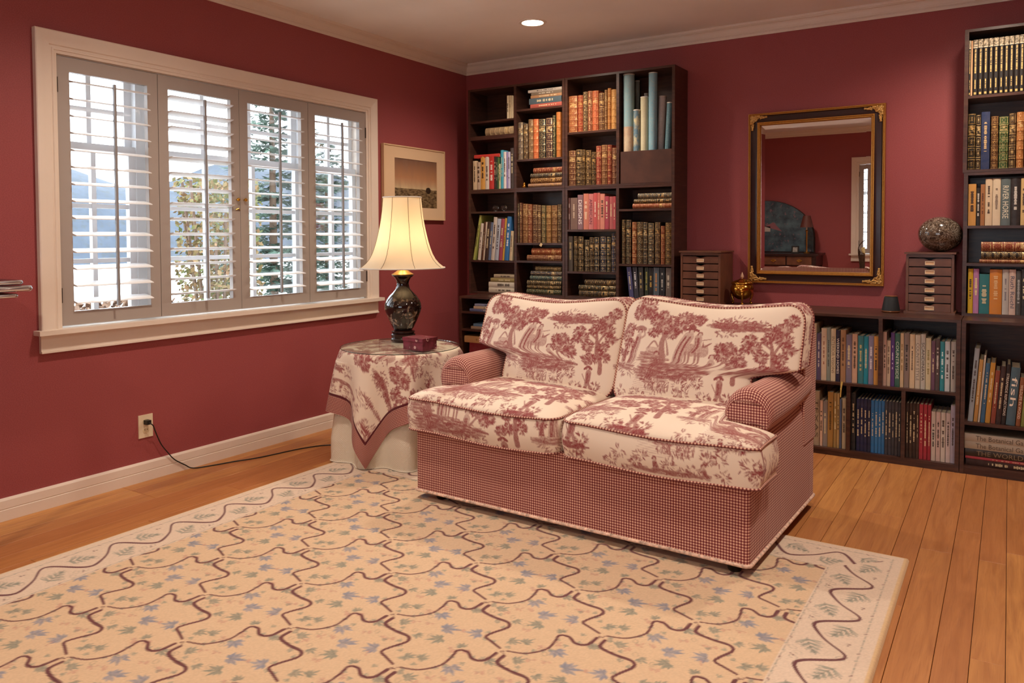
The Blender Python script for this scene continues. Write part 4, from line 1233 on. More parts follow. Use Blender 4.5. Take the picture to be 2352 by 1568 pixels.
# ================================================================== rug
RGX0, RGX1, RGY0, RGY1, RGZ = 0.560, 3.155, -4.90, -1.728, 0.011
def rug():
    CWX, CHY = 0.3945, 0.4375                 # lattice repeat
    res = CWX/200; ny = int(round(CHY/res)); rg = random.Random(9)
    cv = Canvas(CWX, ny*res, res, wrap=True); HY = ny*res
    L = {k: np.zeros_like(cv.a) for k in ('vine', 'green', 'blue', 'pink', 'dark')}
    def vine(p, q, offs, w0, w1):
        dx, dy = q[0]-p[0], q[1]-p[1]; n = math.hypot(dx, dy); ux, uy = dx/n, dy/n
        pts = [(p[0]+dx*t-uy*o, p[1]+dy*t+ux*o) for t, o in offs]
        cv.poly(spline(pts, 8), w0, 1.0, L['vine'], r1=w1); return pts
    def leafm(x, y, a, s, layer, lobes=5):
        lobes += 2
        for k in range(lobes):
            b = a+(k-(lobes-1)/2)*0.55+rg.uniform(-0.12, 0.12); r = s*(1.0-0.17*abs(k-(lobes-1)/2))*rg.uniform(0.85, 1.1)
            x1, y1 = x+math.cos(b)*r, y+math.sin(b)*r
            xm, ym = x+math.cos(b)*r*0.55, y+math.sin(b)*r*0.55
            cv.seg(x, y, xm, ym, 0.0012, s*0.135, rg.uniform(0.6, 0.95), L[layer]); cv.seg(xm, ym, x1, y1, s*0.135, 0.001, rg.uniform(0.6, 0.95), L[layer])
            if rg.random() < 0.7: cv.seg(x, y, x1, y1, 0.0008, 0.0006, 0.8, L['dark'])
    def curl(x, y, s, layer='dark'):
        pts = [(x+s*(1-t)*math.cos(t*7)+s*t, y+s*(1-t*0.6)*math.sin(t*7)) for t in np.linspace(0, 1, 9)]
        cv.poly(pts, 0.0009, 0.8, L[layer])
    def berries(x, y, n=7, s=0.012):
        for _ in range(n): a = rg.uniform(0, 6.3); q = s*rg.random(); cv.seg(x+q*math.cos(a), y+q*math.sin(a), x+q*math.cos(a), y+q*math.sin(a), 0.0026, 0.0026, 0.9, L['vine'])
    hx, hy = CWX/2, HY/2
    A = [(0.06, 0.0), (0.22, -0.026), (0.42, -0.020), (0.54, 0.012), (0.62, 0.040), (0.70, 0.026), (0.72, -0.014), (0.82, -0.028), (0.95, -0.002)]
    B = [(0.07, 0.004), (0.18, -0.018), (0.34, 0.012), (0.46, 0.045), (0.56, 0.040), (0.64, -0.008), (0.70, -0.030), (0.80, -0.018), (0.93, 0.0)]
    for (nx_, ny_) in ((0, 0), (hx, hy)):
        vine((nx_, ny_), (nx_+hx, ny_+hy), A, 0.0030, 0.0060); vine((nx_, ny_), (nx_+hx, ny_-hy), B, 0.0062, 0.0040)
        berries(nx_, ny_)
        for t, o, a, s, ly in ((0.25, 0.030, 0.3, 0.034, 'green'), (0.5, -0.035, -1.4, 0.046, 'blue'), (0.66, 0.055, 1.7, 0.028, 'green'), (0.85, -0.035, -0.9, 0.034, 'green')):
            leafm(nx_+hx*t-o*0.7, ny_+hy*t+o*0.7, a+0.8, s, ly)
        for t, o, a, s, ly in ((0.18, 0.030, 0.9, 0.036, 'green'), (0.45, 0.070, -0.4, 0.030, 'green'), (0.62, -0.045, 3.6, 0.046, 'blue'), (0.82, 0.034, 0.2, 0.036, 'green')):
            leafm(nx_+hx*t+o*0.7, ny_-hy*t+o*0.7, a, s, ly)
        leafm(nx_+hx*0.95, ny_+0.02, 0.6, 0.052, 'blue', 6); leafm(nx_+hx*1.08, ny_-0.03, 3.9, 0.046, 'green', 5)
        for k in range(8):
            x, y = nx_+hx+rg.uniform(-0.12, 0.12), ny_+rg.uniform(-0.12, 0.12)
            for j in range(5): a = rg.uniform(0, 6.3); cv.seg(x+0.004*math.cos(a), y+0.004*math.sin(a), x+0.012*math.cos(a), y+0.012*math.sin(a), 0.0022, 0.0032, 0.75, L['pink'])
            cv.seg(x, y, x-0.02, y+0.006, 0.0009, 0.0006, 0.5, L['green'])
        for k in range(7): curl(nx_+rg.uniform(0.02, hx), ny_+rg.uniform(-0.1, 0.1), 0.014)
        for k in range(9):
            t = 0.1+0.09*k
            for sgn in (1, -1):
                o_ = rg.uniform(0.012, 0.028)*(1 if rg.random() < 0.5 else -1); x, y = nx_+hx*t-o_*0.7, ny_+sgn*(hy*t)+o_*0.7*sgn; a = rg.uniform(0, 6.3)
                for q in (-0.6, 0.0, 0.6): cv.seg(x, y, x+0.013*math.cos(a+q), y+0.013*math.sin(a+q), 0.0016, 0.0024, 0.8, L['green'])
    VC, GC, BC, PC, DC = [np.array(lin(c)) for c in ('5e2430', '7c8478', '74829c', 'b5746c', '62645a')]
    FIELD, BORD = np.array(lin('d8ba98')), np.array(lin('dcc6b0'))
    def comp(base, S):
        c = base
        for k, col, am in (('pink', PC, 0.6), ('blue', BC, 0.85), ('green', GC, 0.85), ('dark', DC, 0.6), ('vine', VC, 0.95)):
            m = (S[k]*am)[..., None]; c = c*(1-m)+col*m
        return c
    step = 0.0042
    xs = np.linspace(RGX0, RGX1, int((RGX1-RGX0)/step)); ys = np.linspace(RGY0, RGY1, int((RGY1-RGY0)/step))
    X, Y = np.meshgrid(xs, ys, indexing='ij')
    S = {k: sample(v, res, (X-0.897), -(Y+2.796)) if False else sample(v, res, X-0.897, Y+2.796) for k, v in L.items()}
    col = comp(FIELD, S)
    # border: its own motif strip (period along the edge)
    per, wb = 0.2495, 0.235; r2 = per/126; bcv = Canvas(per, wb, r2, wrap=True); cvs = cv; cv_a = cv
    LB = {k: np.zeros_like(bcv.a) for k in L}
    L_old, L2 = L, LB
    cv, L = bcv, LB
    # along = x of strip, across = y measured inward from the rug edge
    pts = [(t*per, 0.135+0.052*math.sin(2*PI*t)+0.010*math.sin(4*PI*t+0.6)) for t in np.linspace(-0.2, 1.2, 60)]
    for i in range(len(pts)-1):
        w = 0.0035+0.0026*(0.5+0.5*math.sin(2*PI*(i/59*1.4-0.2)+1.2)); cv.seg(*pts[i], *pts[i+1], w, w, 1.0, L['vine'])
    def fern(x, y, a, s):
        cv.poly(spline([(x, y), (x+math.cos(a)*s*0.5, y+math.sin(a)*s*0.5+0.004), (x+math.cos(a)*s, y+math.sin(a)*s)], 5), 0.0016, 0.9, L['dark'])
        for k in range(4):
            f = 0.12+0.22*k
            for sg in (-1, 1):
                b = a+sg*(1.05-0.18*k); r = s*(0.52-0.09*k); bx, by = x+math.cos(a)*s*f, y+math.sin(a)*s*f
                for q in (-0.35, 0.0, 0.35):
                    cv.seg(bx, by, bx+math.cos(b+q*0.6)*r*(1-abs(q)*0.5), by+math.sin(b+q*0.6)*r*(1-abs(q)*0.5), 0.0032, 0.0012, rg.uniform(0.7, 1.0), L['green'])
        cv.seg(x+math.cos(a)*s*0.85, y+math.sin(a)*s*0.85, x+math.cos(a)*s*1.1, y+math.sin(a)*s*1.1, 0.004, 0.001, 0.9, L['green'])
    fern(per*0.06, 0.088, 0.45, 0.085); fern(per*0.56, 0.186, -0.45, 0.085)
    for k in range(7): curl(rg.uniform(0, per), rg.uniform(0.07, 0.21), 0.016, 'dark')
    berries(per*0.48, 0.075, 5, 0.010); berries(per*0.02, 0.20, 4, 0.008)
    for y0, n in ((0.046, 6), (0.226, 6)):
        for k in range(n):
            x = per*k/n; cv.seg(x, y0-0.002, x+per/n*0.6, y0+0.002, 0.0012, 0.0014, 0.9, L['dark'])
            a = rg.uniform(-1, 1); cv.seg(x+per/n*0.75, y0, x+per/n*0.75+0.008*math.cos(a), y0+0.006*math.sin(a), 0.0026, 0.002, 0.8, L['vine' if k % 3 == 0 else 'green'])
    L, cv = L_old, cvs
    d = {'l': X-RGX0, 'r': RGX1-X, 'b': RGY1-Y, 'f': Y-RGY0}
    wl = {'l': 0.262, 'r': 0.232, 'b': 0.235, 'f': 0.235}
    near = np.stack([d[k]/wl[k] for k in 'lrbf']); which = near.argmin(0); inb = near.min(0) < 1.0
    along = [Y+0.10, -Y-1.85, X, -X]
    for i, k in enumerate('lrbf'):
        m = inb & (which == i)
        if not m.any(): continue
        SB = {q: sample(v, r2, along[i][m], d[k][m]*(wb/wl[k])*0.985) for q, v in LB.items()}
        col[m] = comp(BORD, SB)
    # edge binding
    e = np.minimum.reduce([d[k] for k in 'lrbf']); col[e < 0.016] = np.array(lin('d9b88c'))
    rs = np.random.RandomState(2); col = col*(0.94+0.12*rs.rand(*X.shape))[..., None]
    Z = RGZ*np.sqrt(np.clip(1-np.clip(1-e/0.012, 0, 1)**2, 0, 1))+0.0006
    Z += 0.0006*np.sin(X*3.1+Y*1.7)*0
    V = np.stack([X, Y, Z], -1).reshape(-1, 3)
    o = arr_mesh('area_rug', V, grid_faces(*X.shape), print_mat('rug_wool', rough=0.95, bump=0.25, bsc=420, sheen=0.2), colors=col.reshape(-1, 3), smooth=True)
    tag(o, 'large cream area rug with burgundy vine lattice and leafy border', 'rug')
rug()

# ================================================================== love seat
SOFA_A = -0.030
SOFA = thing('love_seat', 'two-seat sofa in red toile cushions and red gingham upholstery', 'sofa', (1.997, -2.176, 0.0), SOFA_A)
def corner_round(p, h, r):
    """p (...,2) in [-h,h]; round the plan corners"""
    q = p.copy(); c = h-r
    ax, ay = np.abs(p[..., 0])-c[0], np.abs(p[..., 1])-c[1]
    m = (ax > 0) & (ay > 0)
    u, v = np.clip(ax/r, 0, 1), np.clip(ay/r, 0, 1)
    nu, nv = u*np.sqrt(1-v*v/2), v*np.sqrt(1-u*u/2)
    q[..., 0] = np.where(m, np.sign(p[..., 0])*(c[0]+r*nu), p[..., 0]); q[..., 1] = np.where(m, np.sign(p[..., 1])*(c[1]+r*nv), p[..., 1])
    return q
def cushion(name, label, mapf, face_uv, side_uv, ns, nt, nside, hx, hy, rad, crown0, crown1, thick, bulge=0.012, pw=3.0):
    """mapf(P2 (...,2), d) -> xyz ; P2 in cushion plane, d depth 0 (face side) .. thick (back side)"""
    s = np.linspace(-1, 1, ns); t = np.linspace(-1, 1, nt)
    S_, T_ = np.meshgrid(s, t, indexing='ij'); h = np.array([hx, hy])
    p = corner_round(np.stack([S_*hx, T_*hy], -1), h, rad)
    env = (1-np.abs(S_)**pw)*(1-np.abs(T_)**pw)
    env = np.clip(env, 0, 1)**0.55
    Vt = mapf(p, -crown0*env); Ct = toile_col(*face_uv(p))
    sb, tb = np.linspace(-1, 1, 24), np.linspace(-1, 1, 18); Sb, Tb = np.meshgrid(sb, tb, indexing='ij')
    pb_ = corner_round(np.stack([Sb*hx, Tb*hy], -1), h, rad); eb = np.clip((1-np.abs(Sb)**pw)*(1-np.abs(Tb)**pw), 0, 1)**0.55
    Vb = mapf(pb_, thick+crown1*eb); Cb = toile_col(*face_uv(pb_))
    # perimeter loop
    n1, n2 = int(ns*1.0), int(nt*1.0)
    sl = np.concatenate([np.stack([np.linspace(-1, 1, n1), -np.ones(n1)], 1)[:-1], np.stack([np.ones(n2), np.linspace(-1, 1, n2)], 1)[:-1], np.stack([np.linspace(1, -1, n1), np.ones(n1)], 1)[:-1], np.stack([-np.ones(n2), np.linspace(1, -1, n2)], 1)[:-1]])
    sl = np.concatenate([sl, sl[:1]])
    pl = corner_round(sl*h, h, rad)
    tang = np.roll(pl[:-1], -1, 0)-np.roll(pl[:-1], 1, 0); tang = np.concatenate([tang, tang[:1]]); nrm = np.stack([tang[:, 1], -tang[:, 0]], 1); nrm /= (np.linalg.norm(nrm, axis=1, keepdims=True)+1e-9)
    arc = np.concatenate([[0], np.cumsum(np.linalg.norm(np.diff(pl, axis=0), axis=1))])
    w = np.linspace(0, 1, nside)
    PS = pl[:, None, :]+nrm[:, None, :]*(bulge*np.sin(PI*w))[None, :, None]
    D = np.broadcast_to((w*thick)[None, :], PS.shape[:2])
    Vs = mapf(PS, D); A_ = np.broadcast_to(arc[:, None], D.shape); Cs = toile_col(*side_uv(A_, D))
    V = np.concatenate([Vt.reshape(-1, 3), Vb.reshape(-1, 3), Vs.reshape(-1, 3)]); C = np.concatenate([Ct.reshape(-1, 3), Cb.reshape(-1, 3), Cs.reshape(-1, 3)])
    Fq = np.concatenate([grid_faces(ns, nt), grid_faces(24, 18, ns*nt, True), grid_faces(len(pl), nside, ns*nt+24*18)])
    o = arr_mesh(name, V, Fq, M['toile'], SOFA, colors=C)
    if label: o['label'] = label
    for d in (0.0, thick):
        path = mapf(pl[:-1:2]+nrm[:-1:2]*0.002, np.full(len(pl[:-1:2]), d))
        mb = MB(); n = 6; pts = [Vector(q) for q in path]; m = len(pts)
        mb.tube(pts, 0.0046, n, closed=True)
        acc = np.concatenate([[0], np.cumsum([(pts[(i+1) % m]-pts[i]).length for i in range(m)])])
        mb.uv = []
        for i in range(m):
            for k in range(n): mb.uv.append(((acc[i], k*0.004), (acc[i], k*0.004+0.004), (acc[i+1], k*0.004+0.004), (acc[i+1], k*0.004)))
        mb.build('welt', M['welt'], o, smooth='all', fixn=False)
    return o
# seat cushions (T shaped: wing in front of the arm)
def seat(side):
    hx, hy = 0.372, 0.30; cx = -0.372 if side < 0 else 0.392
    def mapf(p, d):
        x = p[..., 0]+cx; t = (p[..., 1]+hy)/(2*hy)       # 0 front .. 1 back
        ax = np.abs(x-0.01)
        k = np.clip((ax-0.545)/0.045, 0, 1); k = k*k*(3-2*k)
        yb = 0.57*(1-k)+0.185*k
        y = -0.035+t*(yb+0.035)
        wav = 0.006*np.sin(x*9+1.0)*np.exp(-t*4)
        droop = -0.010*np.clip((0.5-t)*2, 0, 1)**2
        return np.stack([x, y, 0.458+droop+wav-d*1.0], -1)
    fu = (lambda p: (p[..., 0]+hx+0.02+(0.0 if side < 0 else 0.30), 0.42-(p[..., 1]+hy)*0.95))
    su = (lambda a, d: (a+0.10+(0.0 if side < 0 else 0.46), d+(0.21 if side < 0 else 0.335)))
    return cushion('seat_cushion', ('left' if side < 0 else 'right')+' toile seat cushion', mapf, fu, su, 220, 180, 40, hx, hy, 0.055, 0.048, 0.0, 0.132, 0.012, 3.2)
seat(-1); seat(1)
def back_cushion(side):
    z0, z1 = 0.462, 0.868 if side > 0 else 0.856
    hx, hy = 0.372, (z1-z0)/2; cx = -0.358 if side < 0 else 0.392
    def mapf(p, d):
        x = p[..., 0]; z = p[..., 1]+(z0+z1)/2
        outer = (x*side+hx)/(2*hx)                        # 0 at the middle of the sofa, 1 at the arm side
        k = np.clip((0.645-z)/0.05, 0, 1); k = k*k*(3-2*k)
        lim = 1-k*0.235
        xo = (outer*lim*2*hx-hx)*side
        lean = 0.40+0.42*(z-z0)
        top = np.clip((z-z1+0.09)/0.09, 0, 1)
        zz = z+top*(0.014*np.cos(outer*6.0)-0.004)-0.02*(1-outer)*np.clip((z0+0.1-z)/0.1, 0, 1)*0
        return np.stack([xo+cx, lean+d*0.92, zz+d*0.30*0], -1)
    fu = (lambda p: (p[..., 0]+hx, (hy-p[..., 1])*1.10))
    su = (lambda a, d: (a+0.2, d+0.1))
    return cushion('back_cushion', ('left' if side < 0 else 'right')+' toile back cushion with pastoral scenes', mapf, fu, su, 240, 150, 30, hx, hy, 0.062, 0.060, 0.02, 0.150, 0.010, 2.6)
back_cushion(-1); back_cushion(1)
# gingham body
def ring_mesh(name, loop, zs, mat, cap=True, label=None, prof=None):
    """loop: list of (x,y); extruded through zs; UV = arc length, z"""
    mb = MB(); n = len(loop); arc = [0.0]
    for i in range(n): a, b = loop[i], loop[(i+1) % n]; arc.append(arc[-1]+math.hypot(b[0]-a[0], b[1]-a[1]))
    for z in zs:
        for x, y in loop: mb.v.append((x, y, z))
    for j in range(len(zs)-1):
        for i in range(n):
            i2 = (i+1) % n
            mb.f.append((j*n+i, j*n+i2, (j+1)*n+i2, (j+1)*n+i)); mb.mi.append(0)
            mb.uv.append(((arc[i], zs[j]), (arc[i+1], zs[j]), (arc[i+1], zs[j+1]), (arc[i], zs[j+1])))
    if cap:
        for j in (0, len(zs)-1): mb.f.append(tuple(j*n+i for i in range(n))); mb.uv.append(tuple(loop)); mb.mi.append(0)
    return mb.build(name, mat, SOFA, smooth=30)
def rrect(x0, x1, y0, y1, r, n=5):
    out = []
    for cx, cy, a0 in ((x1-r, y0+r, -PI/2), (x1-r, y1-r, 0), (x0+r, y1-r, PI/2), (x0+r, y0+r, PI)):
        for k in range(n+1): a = a0+PI/2*k/n; out.append((cx+r*math.cos(a), cy+r*math.sin(a)))
    return out
ring_mesh('base_skirt', rrect(-0.727, 0.727, 0.0, 0.887, 0.018), [0.050, 0.12, 0.20, 0.322], M['gingham'])
lp = rrect(-0.730, 0.730, -0.003, 0.890, 0.020)
M['welt_toile'] = plain('toile_welt', 'd8b8a4', 0.8, var=0.45, vscale=70)
MB().tube([(x, y, 0.051) for x, y in lp], 0.0065, 8, closed=True).build('skirt_welt', M['welt_toile'], SOFA, smooth='all')
# back frame
def back_frame():
    mb = MB(); prof = [(0.70, 0.30), (0.70, 0.70), (0.705, 0.755), (0.73, 0.792), (0.775, 0.806), (0.83, 0.800), (0.87, 0.775), (0.885, 0.735), (0.887, 0.30)]
    xs = [-0.730, -0.722, 0.722, 0.730]
    sc = [0.985, 1.0, 1.0, 0.985]
    arc = [0.0]
    for a, b in zip(prof[:-1], prof[1:]): arc.append(arc[-1]+math.hypot(b[0]-a[0], b[1]-a[1]))
    n = len(prof)
    for x, s_ in zip(xs, sc):
        for y, z in prof: mb.v.append((x, 0.79+(y-0.79)*s_, z*s_ if z > 0.4 else z))
    for i in range(3):
        for j in range(n-1):
            mb.f.append((i*n+j, (i+1)*n+j, (i+1)*n+j+1, i*n+j+1)); mb.mi.append(0)
            mb.uv.append(((xs[i], arc[j]), (xs[i+1], arc[j]), (xs[i+1], arc[j+1]), (xs[i], arc[j+1])))
    for i in (0, 3): mb.f.append(tuple(i*n+j for j in range(n))); mb.uv.append(tuple(prof)); mb.mi.append(0)
    mb.build('back_frame', M['gingham'], SOFA, smooth=35)
back_frame()
def arm(side):
    def section(y):
        """returns list of (x,z) from inner foot over the roll to the outer foot"""
        t = np.clip((y-0.20)/0.60, 0, 1)
        xc = 0.660+0.010*math.sin(PI*t); zc = 0.522+0.012*t; r = 0.088-0.010*t
        pts = [(0.575, 0.30), (0.573, 0.40), (0.572, zc-0.02)]
        for k in range(15): a = PI-(PI*1.32)*k/14; pts.append((xc+r*math.cos(a), zc+r*math.sin(a)))
        pts += [(0.722, zc-0.095), (0.727, zc-0.14), (0.7275, 0.30), (0.7275, 0.16), (0.7275, 0.058)]
        return pts
    ys = [0.186, 0.190, 0.200, 0.216, 0.238]+list(np.linspace(0.27, 0.80, 16))
    sh = [0.80, 0.89, 0.955, 0.988, 1.0]+[1.0]*16
    mb = MB(); rings = []; 
    for y, s_ in zip(ys, sh):
        sec = section(max(y, 0.2)); q = []
        for x, z in sec:
            f = np.clip((z-0.30)/0.16, 0, 1)
            q.append((side*(0.652+(x-0.652)*(1-(1-s_)*0.75*f)), y, 0.42+(z-0.42)*s_ if z > 0.42 else z))
        rings.append(q)
    n = len(rings[0]); base = section(0.4); arc = [0.0]
    for a, b in zip(base[:-1], base[1:]): arc.append(arc[-1]+math.hypot(b[0]-a[0], b[1]-a[1]))
    ya = [0.0]
    for i in range(1, len(rings)): ya.append(ya[-1]+math.dist(rings[i][8], rings[i-1][8]))
    for q in rings: mb.v += q
    for i in range(len(rings)-1):
        for j in range(n-1):
            mb.f.append((i*n+j, i*n+j+1, (i+1)*n+j+1, (i+1)*n+j)); mb.mi.append(0)
            mb.uv.append(((ya[i], arc[j]), (ya[i], arc[j+1]), (ya[i+1], arc[j+1]), (ya[i+1], arc[j])))
    mb.f.append(tuple(range(n))); mb.uv.append(tuple((p[0]*0.7071+p[2]*0.7071, p[0]*0.7071-p[2]*0.7071) if False else (p[0], p[2]) for p in rings[0])); mb.mi.append(0)
    o = mb.build('arm', M['gingham'], SOFA, smooth=45)
    # pleat seams on the front of the roll
    for zz in (0.488, 0.560):
        mb = MB(); w = 0.070 if zz < 0.5 else 0.055
        mb.tube([(side*(0.652-w), 0.184, zz), (side*0.66, 0.182, zz+0.004), (side*(0.652+w), 0.186, zz-0.006)], 0.0014, 6); mb.build('seam', M['welt'], o, smooth='all')
    return o
arm(-1); arm(1)
for x, y, z0 in ((-0.63, 0.06, RGZ+0.0008), (0.665, 0.045, RGZ+0.0008), (-0.63, 0.83, 0.0005), (0.665, 0.83, 0.0005)):
    MB().lathe([(0.020, z0), (0.024, z0+0.006), (0.026, 0.050)], 16, (x, y, 0)).build('foot', M['foot'], SOFA, smooth=40)
# ================================================================== lamp table
TC = (0.742, -1.635); TRAD = 0.306; TZ = 0.570
t = thing('round_table', 'round side table hidden under the toile cloth beside the sofa', 'table', (TC[0], TC[1], 0))
MB().lathe([(0.0, 0.548), (0.298, 0.548), (0.302, 0.556), (0.298, 0.5655), (0.0, 0.5655)], 48).build('table_top', M['walnut_mid'], t)
MB().lathe([(0.17, RGZ+0.001), (0.17, 0.03), (0.05, 0.06), (0.035, 0.12), (0.035, 0.5), (0.09, 0.548)], 24).build('pedestal', M['walnut_mid'], t, smooth=30)
def drape(hem, ang0, nth, nr, sq, fold, r_in, z_top, lmax_floor, phase):
    """returns grid (theta, l) of cloth points plus cloth coordinates"""
    th = np.linspace(0, 2*PI, nth, endpoint=True)
    f = np.linspace(0, 1, nr)
    a = th-ang0
    Lh = sq/np.maximum(np.abs(np.cos(a)), np.abs(np.sin(a))) if sq else np.full_like(th, hem)
    TH2, Fm = np.meshgrid(th, f, indexing='ij')
    Lm = Lh[:, None]*Fm
    drop = np.clip(Lm-r_in, 0, None)
    n = 9
    k = np.clip(drop/0.45, 0, 1)
    rip = np.sin(n*TH2+phase)+0.45*np.sin(5*TH2+phase*2+1.0)
    R = np.where(Lm < r_in, Lm, r_in+0.004+0.030*k+fold*k**0.8*rip+0.012*(1-np.exp(-drop/0.02)))
    Z = np.where(Lm < r_in, z_top, z_top-drop*0.985)
    Z = Z-0.006*np.clip((Lm-r_in+0.015)/0.015, 0, 1)*(Lm < r_in+0.05)
    return TH2, Lm, R, Z
ANG = math.radians(-78)+PI/4
TH2, Lm, R, Z = drape(None, ANG, 420, 190, 0.612, 0.050, TRAD, TZ, None, 2.2)
FLO = RGZ+0.006
low = Z < FLO
R = np.where(low, R+(FLO-Z)*0.6, R); Z = np.where(low, FLO+0.002*np.sin(TH2*40), Z)
U_, V_ = Lm*np.cos(TH2-ANG), Lm*np.sin(TH2-ANG)
de = 0.612-np.maximum(np.abs(U_), np.abs(V_))
col = toile_col(U_+0.1, V_+0.33)
DL = np.array(lin('5a1f26'))
mline = ((de > 0.083) & (de < 0.094))[..., None]; col = np.where(mline, DL, col)
mask = (de <= 0.083).astype(np.float32)
Vv = np.stack([TC[0]+R*np.cos(TH2), TC[1]+R*np.sin(TH2), Z], -1).reshape(-1, 3)
def cloth_mat():
    t = NT('tablecloth_fabric'); a = t.n('ShaderNodeAttribute', attribute_name='Col'); uv = t.sep(t.uvn()); p = 0.0075
    s1 = t.ramp(t.math('SINE', t.math('MULTIPLY', uv[0], 2*PI/p)), -0.3, 0.3); s2 = t.ramp(t.math('SINE', t.math('MULTIPLY', uv[1], 2*PI/p)), -0.3, 0.3)
    g = t.mix(s1, t.mix(s2, lin('dcb4a0'), lin('9c5550')), t.mix(s2, lin('9c5550'), lin('6a2b30')))
    c = t.mix(a.outputs['Alpha'], a.outputs['Color'], g)
    t.bsdf(c, 0.8, 0, t.bump(t.noise(t.geo(), 900, 1), 0.05, 0.001), spec=0.2, sheen=0.1); return t.done()
o = arr_mesh('tablecloth', Vv, grid_faces(*R.shape), cloth_mat(), colors=col.reshape(-1, 3), uv=np.stack([U_, V_], -1).reshape(-1, 2))
ca = o.data.color_attributes['Col']; buf = np.empty(len(Vv)*4, np.float32); ca.data.foreach_get('color', buf); buf = buf.reshape(-1, 4); buf[:, 3] = mask.ravel(); ca.data.foreach_set('color', buf.ravel())
tag(o, 'square toile tablecloth with gingham band draped over the round side table', 'tablecloth')
# white undercloth, to the floor
TH3, L3, R3, Z3 = drape(0.87, 0, 260, 90, None, 0.032, TRAD-0.010, TZ-0.003, None, 2.2)
R3 = R3-0.006-0.012*np.clip((L3-TRAD)/0.2, 0, 1)
lowm = Z3 < FLO-0.003; R3 = np.where(lowm, R3+(FLO-0.003-Z3)*0.5, R3); Z3 = np.where(lowm, FLO-0.003, Z3)
def waffle():
    t = NT('white_waffle_cloth'); uv = t.sep(t.uvn())
    h = t.math('MULTIPLY', t.math('SINE', t.math('MULTIPLY', uv[0], 700.0)), t.math('SINE', t.math('MULTIPLY', uv[1], 700.0)))
    t.bsdf(lin('e8dcc6'), 0.85, 0, t.bump(h, 0.5, 0.002), spec=0.2); return t.done()
o = arr_mesh('undercloth', np.stack([TC[0]+R3*np.cos(TH3), TC[1]+R3*np.sin(TH3), Z3], -1).reshape(-1, 3), grid_faces(*R3.shape), waffle(), uv=np.stack([TH3*0.35, L3], -1).reshape(-1, 2))
tag(o, 'cream waffle-weave undercloth showing beneath the toile tablecloth hem', 'tablecloth')
GZ = TZ+0.0015
o = MB().lathe([(0.0, GZ), (0.306, GZ), (0.309, GZ+0.003), (0.306, GZ+0.006), (0.0, GZ+0.006)], 72, (TC[0], TC[1], 0)).build('table_glass', M['glass_top'], smooth=30)
tag(o, 'round clear glass top laid over the toile tablecloth', 'glass top')
M['glass_edge'] = plain('glass_edge', '2c3a36', 0.2)
MB().lathe([(0.3095, GZ+0.0012), (0.3105, GZ+0.003), (0.3095, GZ+0.0048)], 72, (TC[0], TC[1], 0), cap=False).build('glass_edge', M['glass_edge'], o, smooth=True)

# ---- table lamp
LX, LY = 0.622, -1.470; LZ = GZ+0.0065
lamp = thing('table_lamp', 'lit table lamp with cream bell shade and dark glazed vase base', 'lamp', (LX, LY, LZ))
Lz = lambda z: z-LZ
MB().lathe([(0.0, 0.0), (0.066, 0.0), (0.068, 0.010), (0.062, 0.016), (0.066, 0.024), (0.067, 0.034), (0.058, 0.040), (0.064, 0.046), (0.064, 0.052), (0.052, 0.057), (0.0, 0.057)], 40).build('wood_base', plain('lamp_base_wood', '2a1510', 0.25), lamp, smooth=35)
prof = [(0.048, 0.6375), (0.056, 0.645), (0.066, 0.665), (0.080, 0.695), (0.094, 0.730), (0.101, 0.757), (0.099, 0.780), (0.090, 0.802), (0.074, 0.825), (0.054, 0.845), (0.040, 0.862), (0.034, 0.880), (0.033, 0.895), (0.037, 0.910), (0.047, 0.925), (0.058, 0.933), (0.060, 0.937), (0.050, 0.938)]
def vase():
    t = NT('dark_glaze'); p = t.obj(); s = t.sep(p)
    n1 = t.noise(p, 16, 4, 0.65, 1.0); n2 = t.noise(p, 55, 3, 0.6)
    fl = t.math('MULTIPLY', t.ramp(n1, 0.50, 0.58), t.ramp(n2, 0.42, 0.6))
    z = s[2]
    band = t.math('MULTIPLY', t.ramp(z, 0.06, 0.10), t.math('SUBTRACT', 1.0, t.ramp(z, 0.20, 0.26)))
    c = t.mix(t.math('MULTIPLY', fl, band), lin('1d1311'), lin('a58e78'))
    t.bsdf(c, 0.06, 0, coat=0.6); return t.done()
MB().lathe([(r, Lz(z)) for r, z in prof], 56).build('vase_body', vase(), lamp, smooth='all')
MB().lathe([(0.060, Lz(0.939)), (0.060, Lz(0.943)), (0.052, Lz(0.947)), (0.030, Lz(0.962)), (0.018, Lz(0.968)), (0.014, Lz(0.985)), (0.012, Lz(1.02)), (0.016, Lz(1.03)), (0.016, Lz(1.06)), (0.0, Lz(1.062))], 32).build('brass_cap', M['brass_dull'], lamp, smooth=35)
mb = MB(); mb.tube([(0.0, 0.016, Lz(1.02)), (0.0, 0.055, Lz(1.10)), (0.0, 0.050, Lz(1.25)), (0.0, 0.0, Lz(1.345)), (0.0, -0.050, Lz(1.25)), (0.0, -0.055, Lz(1.10)), (0.0, -0.016, Lz(1.02))], 0.002, 6); mb.tube([(0, 0, Lz(1.345)), (0, 0, Lz(1.362))], 0.006, 8); mb.build('harp', M['brass_dull'], lamp, smooth=True)
MB().sphere((0, 0, Lz(1.115)), 0.030, 20, 14, (1, 1, 1.35)).build('bulb', M['bulb'], lamp, smooth='all')
ld = bpy.data.lights.new('bulb_light', 'POINT'); ld.energy = LAMP_W; ld.color = (1.0, 0.80, 0.56); ld.shadow_soft_size = 0.045
lo = bpy.data.objects.new('bulb_light', ld); COL.objects.link(lo); lo.parent = lamp; lo.location = (0, 0, Lz(1.115))
